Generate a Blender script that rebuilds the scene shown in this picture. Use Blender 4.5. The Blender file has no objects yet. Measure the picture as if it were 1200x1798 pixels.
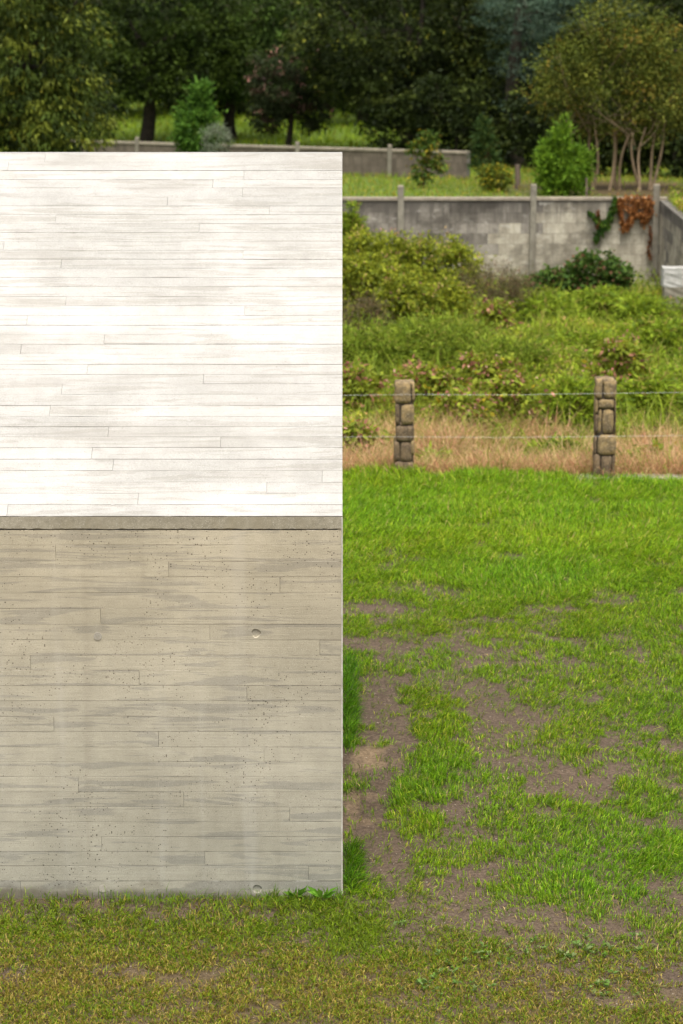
import bpy, bmesh, math, random
import numpy as np
from mathutils import Vector

R = np.random.default_rng(7)
random.seed(7)
rad = math.radians
SC = bpy.context.scene
COL = SC.collection

# ------------------------------------------------------------------ camera
PITCH = rad(13.0)
DC, HC = 14.38, 5.835            # camera stands DC in front of the concrete wall, HC above the lawn
cam_data = bpy.data.cameras.new('camera')
cam_data.sensor_fit = 'VERTICAL'
cam_data.sensor_height = 36.0
cam_data.sensor_width = 24.0
cam_data.lens = 85.0
cam_data.clip_start = 0.1
cam_data.clip_end = 2000
cam = bpy.data.objects.new('camera', cam_data)
cam.location = (0, -DC, HC)
cam.rotation_euler = (math.pi / 2 - PITCH, 0, 0)
COL.objects.link(cam)
SC.camera = cam
cam_data.dof.use_dof = True
cam_data.dof.focus_distance = 15.0
cam_data.dof.aperture_fstop = 3.2

# ------------------------------------------------------------------ light
SUN_EL, SUN_AZ = rad(68), rad(172)      # azimuth clockwise from +Y
world = bpy.data.worlds.new('World')
SC.world = world
world.use_nodes = True
wt = world.node_tree
wt.nodes.clear()
sky = wt.nodes.new('ShaderNodeTexSky')
sky.sky_type = 'NISHITA'
sky.sun_disc = False
sky.sun_elevation = SUN_EL
sky.sun_rotation = SUN_AZ
sky.altitude = 200
sky.air_density = 1.0
sky.dust_density = 6.0
sky.ozone_density = 1.0
hs = wt.nodes.new('ShaderNodeHueSaturation')
hs.inputs['Saturation'].default_value = 0.12
bg = wt.nodes.new('ShaderNodeBackground')
bg.inputs['Strength'].default_value = 0.13
wo = wt.nodes.new('ShaderNodeOutputWorld')
wt.links.new(sky.outputs[0], hs.inputs['Color'])
wt.links.new(hs.outputs[0], bg.inputs['Color'])
wt.links.new(bg.outputs[0], wo.inputs['Surface'])

sd = bpy.data.lights.new('sun', 'SUN')
sd.energy = 1.5
sd.angle = rad(22)
sd.color = (1.0, 0.95, 0.86)
sun = bpy.data.objects.new('sun', sd)
to_sun = Vector((math.sin(SUN_AZ) * math.cos(SUN_EL), math.cos(SUN_AZ) * math.cos(SUN_EL), math.sin(SUN_EL)))
sun.rotation_euler = to_sun.to_track_quat('Z', 'Y').to_euler()
sun.location = to_sun * 60
COL.objects.link(sun)

SC.view_settings.view_transform = 'Standard'
SC.view_settings.look = 'None'
SC.view_settings.gamma = 1.0
SC.view_settings.use_curve_mapping = False
SC.view_settings.exposure = 0.95
SC.render.engine = 'CYCLES'
SC.cycles.use_denoising = True
SC.cycles.max_bounces = 6
SC.cycles.diffuse_bounces = 3
SC.cycles.transmission_bounces = 3

# ------------------------------------------------------------------ measuring helpers (photograph 1200 x 1798 -> world)
FPX = 85.0 / 36.0 * 1798.0
CX, CY = 600.0, 899.0


def at(px, py, D):
    """world point seen at a photo pixel, D metres (horizontally, along +Y) in front of the camera"""
    v = (CY - py) / FPX
    # camera axes: forward = (0, cos, -sin), up = (0, sin, cos)
    fy = math.cos(PITCH) + v * math.sin(PITCH)
    fz = -math.sin(PITCH) + v * math.cos(PITCH)
    k = D / fy
    return Vector(((px - CX) / FPX * k, D - DC, HC + fz * k))


def on_z(px, py, z=0.0):
    v = (CY - py) / FPX
    fy = math.cos(PITCH) + v * math.sin(PITCH)
    fz = -math.sin(PITCH) + v * math.cos(PITCH)
    k = (z - HC) / fz
    return Vector(((px - CX) / FPX * k, fy * k - DC, z))


def mpp(D):
    """metres per photo pixel at distance D"""
    return D / FPX


# ------------------------------------------------------------------ object helpers
def tag(o, label=None, cat=None, group=None, kind=None):
    if label: o['label'] = label
    if cat: o['category'] = cat
    if group: o['group'] = group
    if kind: o['kind'] = kind
    return o


def empty(name, loc=(0, 0, 0)):
    o = bpy.data.objects.new(name, None)
    o.location = loc
    o.empty_display_size = 0.2
    COL.objects.link(o)
    return o


def link(name, me, mat, parent=None, world_coords=True):
    o = bpy.data.objects.new(name, me)
    if mat is not None and not me.materials:
        me.materials.append(mat)
    COL.objects.link(o)
    if parent is not None:
        o.parent = parent
        if world_coords:
            p = parent
            off = Vector((0, 0, 0))
            while p is not None:
                off += p.location
                p = p.parent
            o.location = -off
    return o


def fast_mesh(name, V, F, col=None, smooth=False):
    """V (n,3); F list of arrays (m,k) of faces; col (n,3) per vertex"""
    me = bpy.data.meshes.new(name)
    V = np.asarray(V, dtype=np.float32)
    me.vertices.add(len(V))
    me.vertices.foreach_set('co', V.ravel())
    loops = np.concatenate([f.ravel() for f in F]).astype(np.int32)
    sizes = np.concatenate([np.full(len(f), f.shape[1], dtype=np.int32) for f in F])
    starts = np.concatenate([[0], np.cumsum(sizes)[:-1]]).astype(np.int32)
    me.loops.add(len(loops))
    me.loops.foreach_set('vertex_index', loops)
    me.polygons.add(len(sizes))
    me.polygons.foreach_set('loop_start', starts)
    me.polygons.foreach_set('loop_total', sizes)
    if smooth:
        me.polygons.foreach_set('use_smooth', np.ones(len(sizes), dtype=bool))
    if col is not None:
        a = me.attributes.new('tint', 'FLOAT_COLOR', 'POINT')
        c4 = np.ones((len(V), 4), dtype=np.float32)
        c4[:, :3] = col
        a.data.foreach_set('color', c4.ravel())
    me.update(calc_edges=True)
    return me


def poly_mesh(name, verts, faces, smooth=False):
    me = bpy.data.meshes.new(name)
    me.from_pydata([tuple(v) for v in verts], [], faces)
    if smooth:
        for p in me.polygons: p.use_smooth = True
    me.update()
    return me


_ng = {}


def vnoise(x, y, scale, seed=0):
    """smooth 2D value noise, about 0..1"""
    if seed not in _ng:
        _ng[seed] = np.random.default_rng(1000 + seed).random((256, 256))
    g = _ng[seed]
    x = np.asarray(x) / scale + 311.7
    y = np.asarray(y) / scale + 173.3
    xi = np.floor(x).astype(int); yi = np.floor(y).astype(int)
    fx = x - xi; fy = y - yi
    fx = fx * fx * (3 - 2 * fx); fy = fy * fy * (3 - 2 * fy)
    a = g[xi & 255, yi & 255]; b = g[(xi + 1) & 255, yi & 255]
    c = g[xi & 255, (yi + 1) & 255]; d = g[(xi + 1) & 255, (yi + 1) & 255]
    return (a * (1 - fx) + b * fx) * (1 - fy) + (c * (1 - fx) + d * fx) * fy


def fbm(x, y, scale, seed=0, n=4):
    t = 0; w = 0
    for i in range(n):
        t = t + vnoise(x, y, scale / 2 ** i, seed + i) * 0.5 ** i
        w += 0.5 ** i
    return t / w


def sstep(a, b, x):
    t = np.clip((np.asarray(x, dtype=float) - a) / (b - a), 0, 1)
    return t * t * (3 - 2 * t)


# ------------------------------------------------------------------ materials
class NT:
    def __init__(self, name):
        self.m = bpy.data.materials.new(name)
        self.m.use_nodes = True
        self.t = self.m.node_tree
        self.b = self.t.nodes['Principled BSDF']
        self.out = self.t.nodes['Material Output']

    def n(self, typ, **kw):
        nd = self.t.nodes.new(typ)
        for k, v in kw.items():
            if k in nd.inputs and not hasattr(nd, k): nd.inputs[k].default_value = v
            else: setattr(nd, k, v)
        return nd

    def l(self, a, b):
        self.t.links.new(a, b)

    def val(self, x, sock):
        if isinstance(x, (int, float)): sock.default_value = x
        elif isinstance(x, tuple): sock.default_value = x if len(x) == len(sock.default_value) else x + (1,)
        else: self.l(x, sock)

    def math(self, op, a, b=0.0, clamp=False):
        nd = self.n('ShaderNodeMath'); nd.operation = op; nd.use_clamp = clamp
        self.val(a, nd.inputs[0]); self.val(b, nd.inputs[1])
        return nd.outputs[0]

    def mix(self, f, a, b, blend='MIX'):
        nd = self.n('ShaderNodeMix'); nd.data_type = 'RGBA'; nd.blend_type = blend; nd.clamp_factor = True
        self.val(f, nd.inputs[0]); self.val(a, nd.inputs[6]); self.val(b, nd.inputs[7])
        return nd.outputs[2]

    def ramp(self, x, a, b, lo=0.0, hi=1.0):
        nd = self.n('ShaderNodeMapRange'); nd.interpolation_type = 'SMOOTHSTEP'
        self.val(x, nd.inputs[0])
        for i, v in zip((1, 2, 3, 4), (a, b, lo, hi)): nd.inputs[i].default_value = v
        return nd.outputs[0]

    def noise(self, vec, scale, detail=3.0, rough=0.55, dist=0.0):
        nd = self.n('ShaderNodeTexNoise')
        self.l(vec, nd.inputs['Vector'])
        nd.inputs['Scale'].default_value = scale
        nd.inputs['Detail'].default_value = detail
        nd.inputs['Roughness'].default_value = rough
        nd.inputs['Distortion'].default_value = dist
        return nd.outputs[0]

    def voro(self, vec, scale, feature='F1', rnd=1.0):
        nd = self.n('ShaderNodeTexVoronoi'); nd.feature = feature
        self.l(vec, nd.inputs['Vector'])
        nd.inputs['Scale'].default_value = scale
        nd.inputs['Randomness'].default_value = rnd
        return nd

    def vmul(self, vec, v, add=None):
        nd = self.n('ShaderNodeVectorMath'); nd.operation = 'MULTIPLY_ADD'
        self.l(vec, nd.inputs[0]); nd.inputs[1].default_value = v
        if add is None: nd.inputs[2].default_value = (0, 0, 0)
        else: self.l(add, nd.inputs[2])
        return nd.outputs[0]

    def bump(self, h, strength=0.5, dist=0.01):
        nd = self.n('ShaderNodeBump')
        nd.inputs['Strength'].default_value = strength
        nd.inputs['Distance'].default_value = dist
        self.l(h, nd.inputs['Height'])
        self.l(nd.outputs[0], self.b.inputs['Normal'])

    def coords(self):
        nd = self.n('ShaderNodeTexCoord')
        return nd

    def rnd(self):
        return self.n('ShaderNodeObjectInfo').outputs['Random']

    def rndvec(self, k=50.0):
        nd = self.n('ShaderNodeCombineXYZ')
        r = self.rnd()
        self.l(self.math('MULTIPLY', r, k), nd.inputs[0])
        self.l(self.math('MULTIPLY', r, k * 1.7), nd.inputs[1])
        self.l(self.math('MULTIPLY', r, k * 0.6), nd.inputs[2])
        return nd.outputs[0]


def mat_leaf(name, trans=0.35, rough=0.5, spec=0.3):
    N = NT(name)
    a = N.n('ShaderNodeAttribute'); a.attribute_name = 'tint'
    N.l(a.outputs['Color'], N.b.inputs['Base Color'])
    N.b.inputs['Roughness'].default_value = rough
    N.b.inputs['Specular IOR Level'].default_value = spec
    tr = N.n('ShaderNodeBsdfTranslucent')
    h = N.n('ShaderNodeHueSaturation'); h.inputs['Hue'].default_value = 0.49; h.inputs['Value'].default_value = 1.25
    N.l(a.outputs['Color'], h.inputs['Color'])
    N.l(h.outputs[0], tr.inputs['Color'])
    mx = N.n('ShaderNodeMixShader'); mx.inputs[0].default_value = trans
    N.l(N.b.outputs[0], mx.inputs[1]); N.l(tr.outputs[0], mx.inputs[2])
    N.l(mx.outputs[0], N.out.inputs['Surface'])
    return N.m


M_LEAF = mat_leaf('leaf', 0.38, 0.6, 0.12)
M_TREELEAF = mat_leaf('tree_leaf', 0.16, 0.6, 0.10)
M_GRASS = mat_leaf('grass_blade', 0.34, 0.5, 0.15)


def mat_board(name, base, grey, warm, pore_amt, line_dark, roof):
    """cast board-marked concrete: grain, feathered patches, air holes, runs, crumbly joints"""
    N = NT(name)
    tc = N.coords()
    uv = tc.outputs['UV']; ob = tc.outputs['Object']
    rv = N.rndvec()
    r = N.rnd()
    # grain along the board
    g1 = N.noise(N.vmul(uv, (2.0, 11.0, 1), rv), 1.0, 5, 0.6, 0.8)
    g2 = N.noise(N.vmul(uv, (9.0, 55.0, 1), rv), 1.0, 3, 0.6, 0.3)
    # feathered pale / grey patches with long points, as cement skin peels with the board
    p1 = N.noise(N.vmul(uv, (1.25, 1.7, 1), rv), 1.0, 5, 0.55, 0.7)
    pm = N.ramp(p1, 0.53, 0.575)
    col = N.mix(pm, base, grey)
    p2 = N.noise(N.vmul(uv, (0.8, 0.9, 1), rv), 1.3, 5, 0.6, 0.6)
    col = N.mix(N.math('MULTIPLY', N.ramp(p2, 0.5, 0.75), 0.55), col, warm)
    # large cloudy tone over the whole wall
    cl = N.noise(ob, 0.9, 4, 0.6)
    col = N.mix(1.0, col, N.mix(N.ramp(cl, 0.3, 0.7), (0.83, 0.83, 0.82), (1.13, 1.13, 1.14)), 'MULTIPLY')
    # tone of the single board
    tone = N.math('ADD', N.math('MULTIPLY', r, 0.11), 0.945)
    tn = N.n('ShaderNodeCombineColor')
    for i in range(3): N.l(tone, tn.inputs[i])
    col = N.mix(1.0, col, tn.outputs[0], 'MULTIPLY')
    mo = N.noise(ob, 11.0, 6, 0.75)
    gm = N.math('ADD', N.math('MULTIPLY', g1, 0.10), N.math('ADD', N.math('MULTIPLY', g2, 0.07), N.math('MULTIPLY', N.ramp(mo, 0.25, 0.75), 0.15)))
    gc = N.n('ShaderNodeCombineColor')
    gg = N.math('ADD', gm, 0.84)
    for i in range(3): N.l(gg, gc.inputs[i])
    col = N.mix(1.0, col, gc.outputs[0], 'MULTIPLY')
    # fine sandy speckle
    sp = N.noise(ob, 160.0, 2, 0.7)
    col = N.mix(N.ramp(sp, 0.56, 0.72, 0, 0.45), col, (0.62, 0.58, 0.5))
    col = N.mix(N.ramp(sp, 0.44, 0.30, 0, 0.4), col, (0.13, 0.11, 0.08))
    if not roof:
        # pale runs down the wall
        st = N.noise(N.vmul(ob, (4.2, 1.0, 0.22)), 1.0, 4, 0.6)
        col = N.mix(N.ramp(st, 0.52, 0.72, 0, 0.30), col, (0.50, 0.47, 0.41))
        st2 = N.noise(N.vmul(ob, (6.0, 2.0, 0.12)), 1.0, 3, 0.5)
        col = N.mix(N.ramp(st2, 0.58, 0.8, 0, 0.2), col, (0.19, 0.165, 0.12))
    else:
        # weathered grey bands and sooty smears
        st = N.noise(N.vmul(ob, (0.6, 4.2, 4.2)), 1.0, 6, 0.66, 0.4)
        szr = N.n('ShaderNodeSeparateXYZ'); N.l(ob, szr.inputs[0])
        wz = N.ramp(szr.outputs[2], 2.5, 3.7, 0.5, 1.0)      # dust gathers towards the ridge
        col = N.mix(N.math('MULTIPLY', wz, N.ramp(st, 0.46, 0.70, 0, 0.58)), col, (0.275, 0.254, 0.220))
        st3 = N.noise(N.vmul(ob, (0.7, 1.1, 1.1)), 1.0, 4, 0.6)
        col = N.mix(N.ramp(st3, 0.48, 0.68, 0, 0.28), col, (0.30, 0.283, 0.255))
        bl = N.noise(N.vmul(ob, (2.2, 14, 14)), 1.0, 4, 0.65)
        col = N.mix(N.ramp(bl, 0.58, 0.78, 0, 0.28), col, (0.26, 0.243, 0.215))
    # air holes
    v = N.voro(ob, 85.0)
    sc_ = N.n('ShaderNodeSeparateColor'); N.l(v.outputs['Color'], sc_.inputs[0])
    zone = N.ramp(N.noise(ob, 1.6, 3, 0.6), 0.30, 0.62)
    hole_r = N.math('MULTIPLY', N.math('POWER', sc_.outputs[0], 4.0), N.math('MULTIPLY', zone, pore_amt))
    hole = N.math('LESS_THAN', v.outputs['Distance'], hole_r)
    col = N.mix(N.math('MULTIPLY', hole, 0.8), col, (0.06, 0.045, 0.03))
    # joints: grime or lime crumbs at the long edges
    sv = N.n('ShaderNodeSeparateXYZ'); N.l(uv, sv.inputs[0])
    d = N.math('ABSOLUTE', N.math('SUBTRACT', sv.outputs[1], 0.5))
    e = N.ramp(d, 0.475, 0.497)
    en = N.noise(N.vmul(ob, (1.3, 2.0, 2.0), rv), 1.6, 6, 0.72)
    ln = N.noise(N.vmul(ob, (1.3, 9.0, 9.0)), 2.0, 5, 0.7)
    col = N.mix(N.math('MULTIPLY', e, N.ramp(en, 0.33, 0.54, 0, line_dark)), col, (0.09, 0.075, 0.055))
    col = N.mix(N.math('MULTIPLY', N.ramp(d, 0.478, 0.495), N.ramp(ln, 0.53, 0.62, 0, 0.75)), col, (0.62, 0.58, 0.51))
    if not roof:
        # damp, earth-splashed foot of the wall
        sz = N.n('ShaderNodeSeparateXYZ'); N.l(ob, sz.inputs[0])
        hgt = N.math('ADD', sz.outputs[2], N.math('MULTIPLY', N.noise(N.vmul(ob, (3.5, 1, 2)), 1.0, 4, 0.6), -0.16))
        hgt = N.math('ADD', N.math('ADD', hgt, 0.035), N.math('MULTIPLY', sz.outputs[0], 0.03))
        col = N.mix(N.ramp(hgt, -0.005, -0.075, 0, 0.65), col, (0.095, 0.075, 0.05))
        hg2 = N.math('ADD', sz.outputs[2], N.math('MULTIPLY', N.noise(N.vmul(ob, (2.2, 1, 5)), 1.0, 5, 0.7), -0.5))
        col = N.mix(N.ramp(hg2, -0.16, -0.24, 0, 0.35), col, (0.15, 0.125, 0.085))
        # upper courses carry a browner cement skin
        col = N.mix(N.ramp(sz.outputs[2], 0.9, 0.0, 0, 0.8), col, N.mix(1.0, col, (0.84, 0.87, 0.90), 'MULTIPLY'))  # lower courses greyer, with the shading near the ground painted in
        col = N.mix(N.ramp(sz.outputs[2], 0.8, 2.3, 0, 0.7), col, N.mix(1.0, col, (1.04, 0.97, 0.86), 'MULTIPLY'))
    N.l(col, N.b.inputs['Base Color'])
    N.b.inputs['Roughness'].default_value = 0.88
    N.b.inputs['Specular IOR Level'].default_value = 0.25
    h = N.math('ADD', N.math('MULTIPLY', g2, 0.5), N.math('MULTIPLY', g1, 0.6))
    h = N.math('ADD', h, N.math('MULTIPLY', N.ramp(mo, 0.3, 0.7), 0.5))
    h = N.math('SUBTRACT', h, N.math('MULTIPLY', hole, 1.5))
    h = N.math('ADD', h, N.math('MULTIPLY', sp, 0.25))
    N.bump(h, 0.55, 0.004)
    return N.m


M_WALLBOARD = mat_board('board_marked_concrete', (0.405, 0.372, 0.290), (0.322, 0.300, 0.244), (0.450, 0.416, 0.330), 0.44, 1.0, False)
M_ROOFBOARD = mat_board('bleached_board_marked_concrete', (0.415, 0.400, 0.373), (0.36, 0.343, 0.312), (0.45, 0.434, 0.407), 0.2, 1.0, True)


def mat_plain(name, base, base2, scale=6.0, rough=0.9, bump=0.4, bdist=0.01, speck=None, speck_scale=90, stain=None, ztop=None, topcol=None):
    N = NT(name)
    tc = N.coords(); ob = tc.outputs['Object']
    rv = N.rndvec(9)
    ad = N.n('ShaderNodeVectorMath'); ad.operation = 'ADD'
    N.l(ob, ad.inputs[0]); N.l(rv, ad.inputs[1])
    vec = ad.outputs[0]
    n1 = N.noise(vec, scale, 6, 0.65, 0.4)
    n2 = N.noise(vec, scale * 9, 4, 0.7)
    col = N.mix(N.ramp(n1, 0.33, 0.67), base, base2)
    col = N.mix(N.ramp(n2, 0.3, 0.75, 0.0, 0.5), col, N.mix(1.0, col, (0.55, 0.53, 0.5), 'MULTIPLY'))
    if speck:
        v = N.noise(ob, speck_scale, 2, 0.7)
        col = N.mix(N.ramp(v, 0.58, 0.68), col, speck)
    if stain:
        st = N.noise(N.vmul(ob, (4.5, 4.5, 0.35), rv), 1.0, 5, 0.65)
        col = N.mix(N.ramp(st, 0.42, 0.66, 0, 0.75), col, stain)
    if ztop is not None:      # black lichen and rain runs hanging from the top of the wall, pale lime blooms
        sz = N.n('ShaderNodeSeparateXYZ'); N.l(ob, sz.inputs[0])
        run = N.noise(N.vmul(ob, (7.0, 7.0, 0.3)), 1.0, 5, 0.7)
        hh = N.math('ADD', sz.outputs[2], N.math('MULTIPLY', run, 1.3))
        col = N.mix(N.ramp(hh, ztop + 0.12, ztop + 0.60, 0, 0.8), col, topcol)
        bl = N.noise(N.vmul(ob, (3.0, 3.0, 6.0)), 1.0, 5, 0.75)
        col = N.mix(N.ramp(bl, 0.57, 0.70, 0, 0.7), col, (0.50, 0.47, 0.41))
        b2 = N.noise(N.vmul(ob, (1.1, 1.1, 1.6)), 1.0, 5, 0.7)
        col = N.mix(N.ramp(b2, 0.47, 0.60, 0, 0.7), col, N.mix(1.0, col, (0.45, 0.44, 0.43), 'MULTIPLY'))
    N.l(col, N.b.inputs['Base Color'])
    N.b.inputs['Roughness'].default_value = rough
    N.b.inputs['Specular IOR Level'].default_value = 0.25
    N.bump(N.math('ADD', n1, N.math('MULTIPLY', n2, 0.5)), bump, bdist)
    return N.m


WTOPZ = 1.32
M_CORE = mat_plain('concrete_joint', (0.15, 0.135, 0.11), (0.10, 0.088, 0.07), 7)
M_ROOFCORE = mat_plain('sooty_concrete_joint', (0.17, 0.155, 0.13), (0.10, 0.09, 0.075), 7)
M_PLUG = mat_plain('mortar_plug', (0.33, 0.30, 0.24), (0.42, 0.39, 0.33), 20)
M_ROOFPLUG = mat_plain('bleached_concrete', (0.42, 0.405, 0.38), (0.38, 0.365, 0.34), 8)
M_STRIP = mat_plain('exposed_aggregate', (0.34, 0.305, 0.23), (0.28, 0.25, 0.182), 5, 0.95, 0.4, 0.006, (0.55, 0.51, 0.43), 210, (0.25, 0.215, 0.145))
M_PALEARRIS = mat_plain('pale_arris', (0.56, 0.53, 0.47), (0.42, 0.39, 0.33), 14)
M_KERB = mat_plain('kerb_concrete', (0.38, 0.35, 0.30), (0.30, 0.27, 0.22), 4)
M_STONE = mat_plain('field_stone', (0.37, 0.262, 0.122), (0.17, 0.127, 0.077), 13, 0.9, 0.9, 0.02, (0.44, 0.35, 0.22), 60)
M_STONE2 = mat_plain('dark_field_stone', (0.235, 0.165, 0.095), (0.11, 0.08, 0.053), 13, 0.9, 0.9, 0.02, (0.31, 0.24, 0.16), 60)
M_MORTAR = mat_plain('post_mortar', (0.085, 0.065, 0.045), (0.05, 0.04, 0.03), 14)
M_BLOCK = mat_plain('grey_block', (0.36, 0.325, 0.275), (0.21, 0.187, 0.157), 1.7, 0.95, 0.5, 0.01, None, 9, (0.115, 0.10, 0.084), WTOPZ, (0.085, 0.075, 0.064))
M_BLOCK2 = mat_plain('pale_block', (0.56, 0.51, 0.405), (0.38, 0.34, 0.265), 2.2, 0.95, 0.5, 0.01, None, 8, (0.26, 0.225, 0.17), WTOPZ, (0.10, 0.088, 0.072))
M_JOINT = mat_plain('block_joint', (0.18, 0.165, 0.14), (0.12, 0.11, 0.095), 3)
M_CPOST = mat_plain('concrete_post', (0.30, 0.275, 0.22), (0.20, 0.18, 0.14), 5, stain=(0.15, 0.13, 0.10))
M_COPE = mat_plain('coping_concrete', (0.38, 0.325, 0.25), (0.26, 0.22, 0.17), 6)
M_GRANITE = mat_plain('pale_granite', (0.50, 0.49, 0.46), (0.40, 0.385, 0.36), 8, speck=(0.2, 0.19, 0.18), speck_scale=60)
M_BARK = mat_plain('bark', (0.05, 0.038, 0.027), (0.025, 0.02, 0.015), 6, 0.95, 0.8, 0.03)
M_PALEBARK = mat_plain('pale_bark', (0.34, 0.25, 0.155), (0.22, 0.16, 0.10), 9, 0.95, 0.6, 0.01)
M_WEEDSTEM = mat_plain('weed_stem', (0.17, 0.06, 0.045), (0.09, 0.05, 0.03), 20)
M_WOOD = mat_plain('stake_wood', (0.20, 0.15, 0.11), (0.12, 0.09, 0.07), 12)
M_WHITE = mat_plain('white_render', (0.5, 0.5, 0.5), (0.42, 0.42, 0.42), 2)
M_TILE = mat_plain('red_roof_tile', (0.32, 0.12, 0.07), (0.22, 0.08, 0.05), 3)
N_ = NT('galvanised_wire')
N_.b.inputs['Base Color'].default_value = (0.6, 0.6, 0.6, 1)
N_.b.inputs['Metallic'].default_value = 0.6
N_.b.inputs['Roughness'].default_value = 0.4
M_WIRE = N_.m


def mat_ground():
    N = NT('earth')
    tc = N.coords(); ob = tc.outputs['Object']
    a = N.n('ShaderNodeAttribute'); a.attribute_name = 'tint'
    n1 = N.noise(ob, 2.3, 6, 0.65)
    n2 = N.noise(ob, 38.0, 5, 0.7)
    n3 = N.noise(ob, 9.0, 4, 0.6, 0.5)
    col = N.mix(1.0, a.outputs['Color'], N.mix(n1, (0.72, 0.72, 0.74), (1.25, 1.23, 1.2)), 'MULTIPLY')
    col = N.mix(1.0, col, N.mix(N.ramp(n2, 0.3, 0.7), (0.6, 0.58, 0.57), (1.32, 1.3, 1.26)), 'MULTIPLY')
    col = N.mix(N.ramp(n3, 0.55, 0.75, 0, 0.4), col, N.mix(1.0, col, (0.6, 0.58, 0.58), 'MULTIPLY'))
    v = N.voro(ob, 55.0)
    sc = N.n('ShaderNodeSeparateColor'); N.l(v.outputs['Color'], sc.inputs[0])
    rr = N.math('MULTIPLY', N.math('POWER', sc.outputs[1], 14.0), 0.35)
    col = N.mix(N.math('LESS_THAN', v.outputs['Distance'], rr), col, (0.34, 0.29, 0.22))
    N.l(col, N.b.inputs['Base Color'])
    N.b.inputs['Roughness'].default_value = 0.95
    N.b.inputs['Specular IOR Level'].default_value = 0.15
    N.bump(N.math('ADD', N.math('MULTIPLY', n2, 0.6), n3), 0.9, 0.03)
    return N.m


M_GROUND = mat_ground()

# ------------------------------------------------------------------ terrain
EDGE = on_z(800, 840).y            # back edge of the lawn, about 27 m out
YW = 46.0 - DC                     # face of the far retaining wall
XR = at(1157, 400, 46.0).x         # its return, coming forward on the right
WTOP = at(800, 347, 46.0).z


def field_z(y):
    return np.interp(y, [EDGE, EDGE + 0.12, EDGE + 1.1, 22, YW], [0, -0.16, -0.48, -0.55, -0.5])


def terrace_z(y):
    return np.interp(y, [YW, YW + 0.4, 56 - DC, 62 - DC, 75 - DC, 100 - DC, 130 - DC, 400], [WTOP - 0.12, WTOP - 0.1, 0.78, 0.45, 0.2, 0.3, 4.0, 14.0])


def terr(x, y):
    x = np.asarray(x, dtype=float); y = np.asarray(y, dtype=float)
    lawn = (fbm(x, y, 1.3, 3) - 0.5) * 0.05 + (fbm(x, y, 0.22, 9, 3) - 0.5) * 0.022
    lawn = lawn * sstep(0.0, 0.35, np.abs(y) + np.maximum(0, np.abs(x + 3) - 3))
    rough = (fbm(x, y, 2.5, 21) - 0.5) * 0.35
    z = np.where(y < EDGE, lawn, field_z(y) + rough * sstep(EDGE, EDGE + 2, y) * sstep(YW, YW - 2, y))
    s = np.maximum(sstep(YW + 0.06, YW + 0.12, y), sstep(XR + 0.06, XR + 0.12, x) * sstep(26.4, 27.9, y))
    tz = terrace_z(np.maximum(y, YW)) + (fbm(x, y, 6, 31) - 0.5) * 0.15 * sstep(YW + 1, YW + 6, y)
    return z * (1 - s) + tz * s


def axis(parts):
    out = []
    for a, b, st in parts:
        out.append(np.arange(a, b, st))
    return np.unique(np.round(np.concatenate(out), 4))


gx = axis([(-300, -40, 20), (-40, -6, 1.5), (-6, -2.6, 0.2), (-2.6, 5.2, 0.05), (5.2, XR, 0.2), (XR, XR + 0.2, 0.06), (XR + 0.2, 12, 0.4), (12, 40, 1.5), (40, 301, 20)])
gy = axis([(-60, -8, 3), (-8, -3, 0.25), (-3, EDGE + 0.3, 0.055), (EDGE + 0.3, YW, 0.2), (YW, YW + 0.2, 0.06), (YW + 0.2, 90, 0.8), (90, 401, 12)])
GX, GY = np.meshgrid(gx, gy)
GZ = terr(GX, GY)
# footprints and a wheel rut pressed in the bare strip beside the block
SANDY = []
for (px, py, rx, ry, s) in [(650, 1330, 34, 22, 1), (628, 1330, 12, 60, 0.8), (668, 1308, 28, 8, 0.7), (640, 1395, 34, 10, 0.5),
                            (640, 1445, 32, 9, 0.55), (618, 1400, 10, 70, 0.8), (700, 1335, 24, 8, 0.4), (612, 1470, 8, 30, .5)]:
    c = on_z(px, py)
    SANDY.append((c.x, c.y, rx * mpp(DC + c.y), abs(on_z(px, py - ry).y - c.y), s))
sand = np.zeros_like(GX)
for (cx, cy, rx, ry, s) in SANDY:
    q = ((GX - cx) / rx) ** 2 + ((GY - cy) / ry) ** 2 + (fbm(GX, GY, 0.12, 44, 3) - 0.5) * 1.8
    sand = np.maximum(sand, s * (1 - sstep(0.35, 1.15, q)))
for (px, py, rx, ry, dz) in [(644, 1380, 17, 5, .05), (643, 1413, 17, 4, .05), (645, 1468, 12, 3, .03), (646, 1331, 5, 2, .02), (624, 1395, 2.5, 40, .03), (690, 1297, 9, 3, .02)]:
    c = on_z(px, py)
    rx *= mpp(DC + c.y); ry = max(0.05, abs(on_z(px, py - ry).y - c.y))
    q = ((GX - c.x) / max(rx, 0.03)) ** 2 + ((GY - c.y) / ry) ** 2
    GZ = GZ - dz * np.exp(-q * 1.2)
soil = np.array([0.112, 0.083, 0.060]); sandc = np.array([0.225, 0.165, 0.105]); strw = np.array([0.115, 0.085, 0.042])
fieldc = np.array([0.09, 0.075, 0.04]); meadow = np.array([0.10, 0.155, 0.025]); wood = np.array([0.035, 0.03, 0.018])
C = np.zeros(GX.shape + (3,)) + soil
C = C * (1 - sand[..., None]) + sandc * sand[..., None]
yel = sstep(-0.2, -1.3, GY) * 0.7 * sstep(0.25, 0.6, fbm(GX, GY, 0.8, 52))
C = C * (1 - yel[..., None]) + strw * yel[..., None]
f = sstep(EDGE - 0.05, EDGE + 0.2, GY)[..., None]; C = C * (1 - f) + fieldc * f
f = np.maximum(sstep(YW + 0.05, YW + 0.3, GY), sstep(XR + .05, XR + .2, GX) * sstep(20, 22, GY))[..., None]; C = C * (1 - f) + meadow * f
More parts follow.
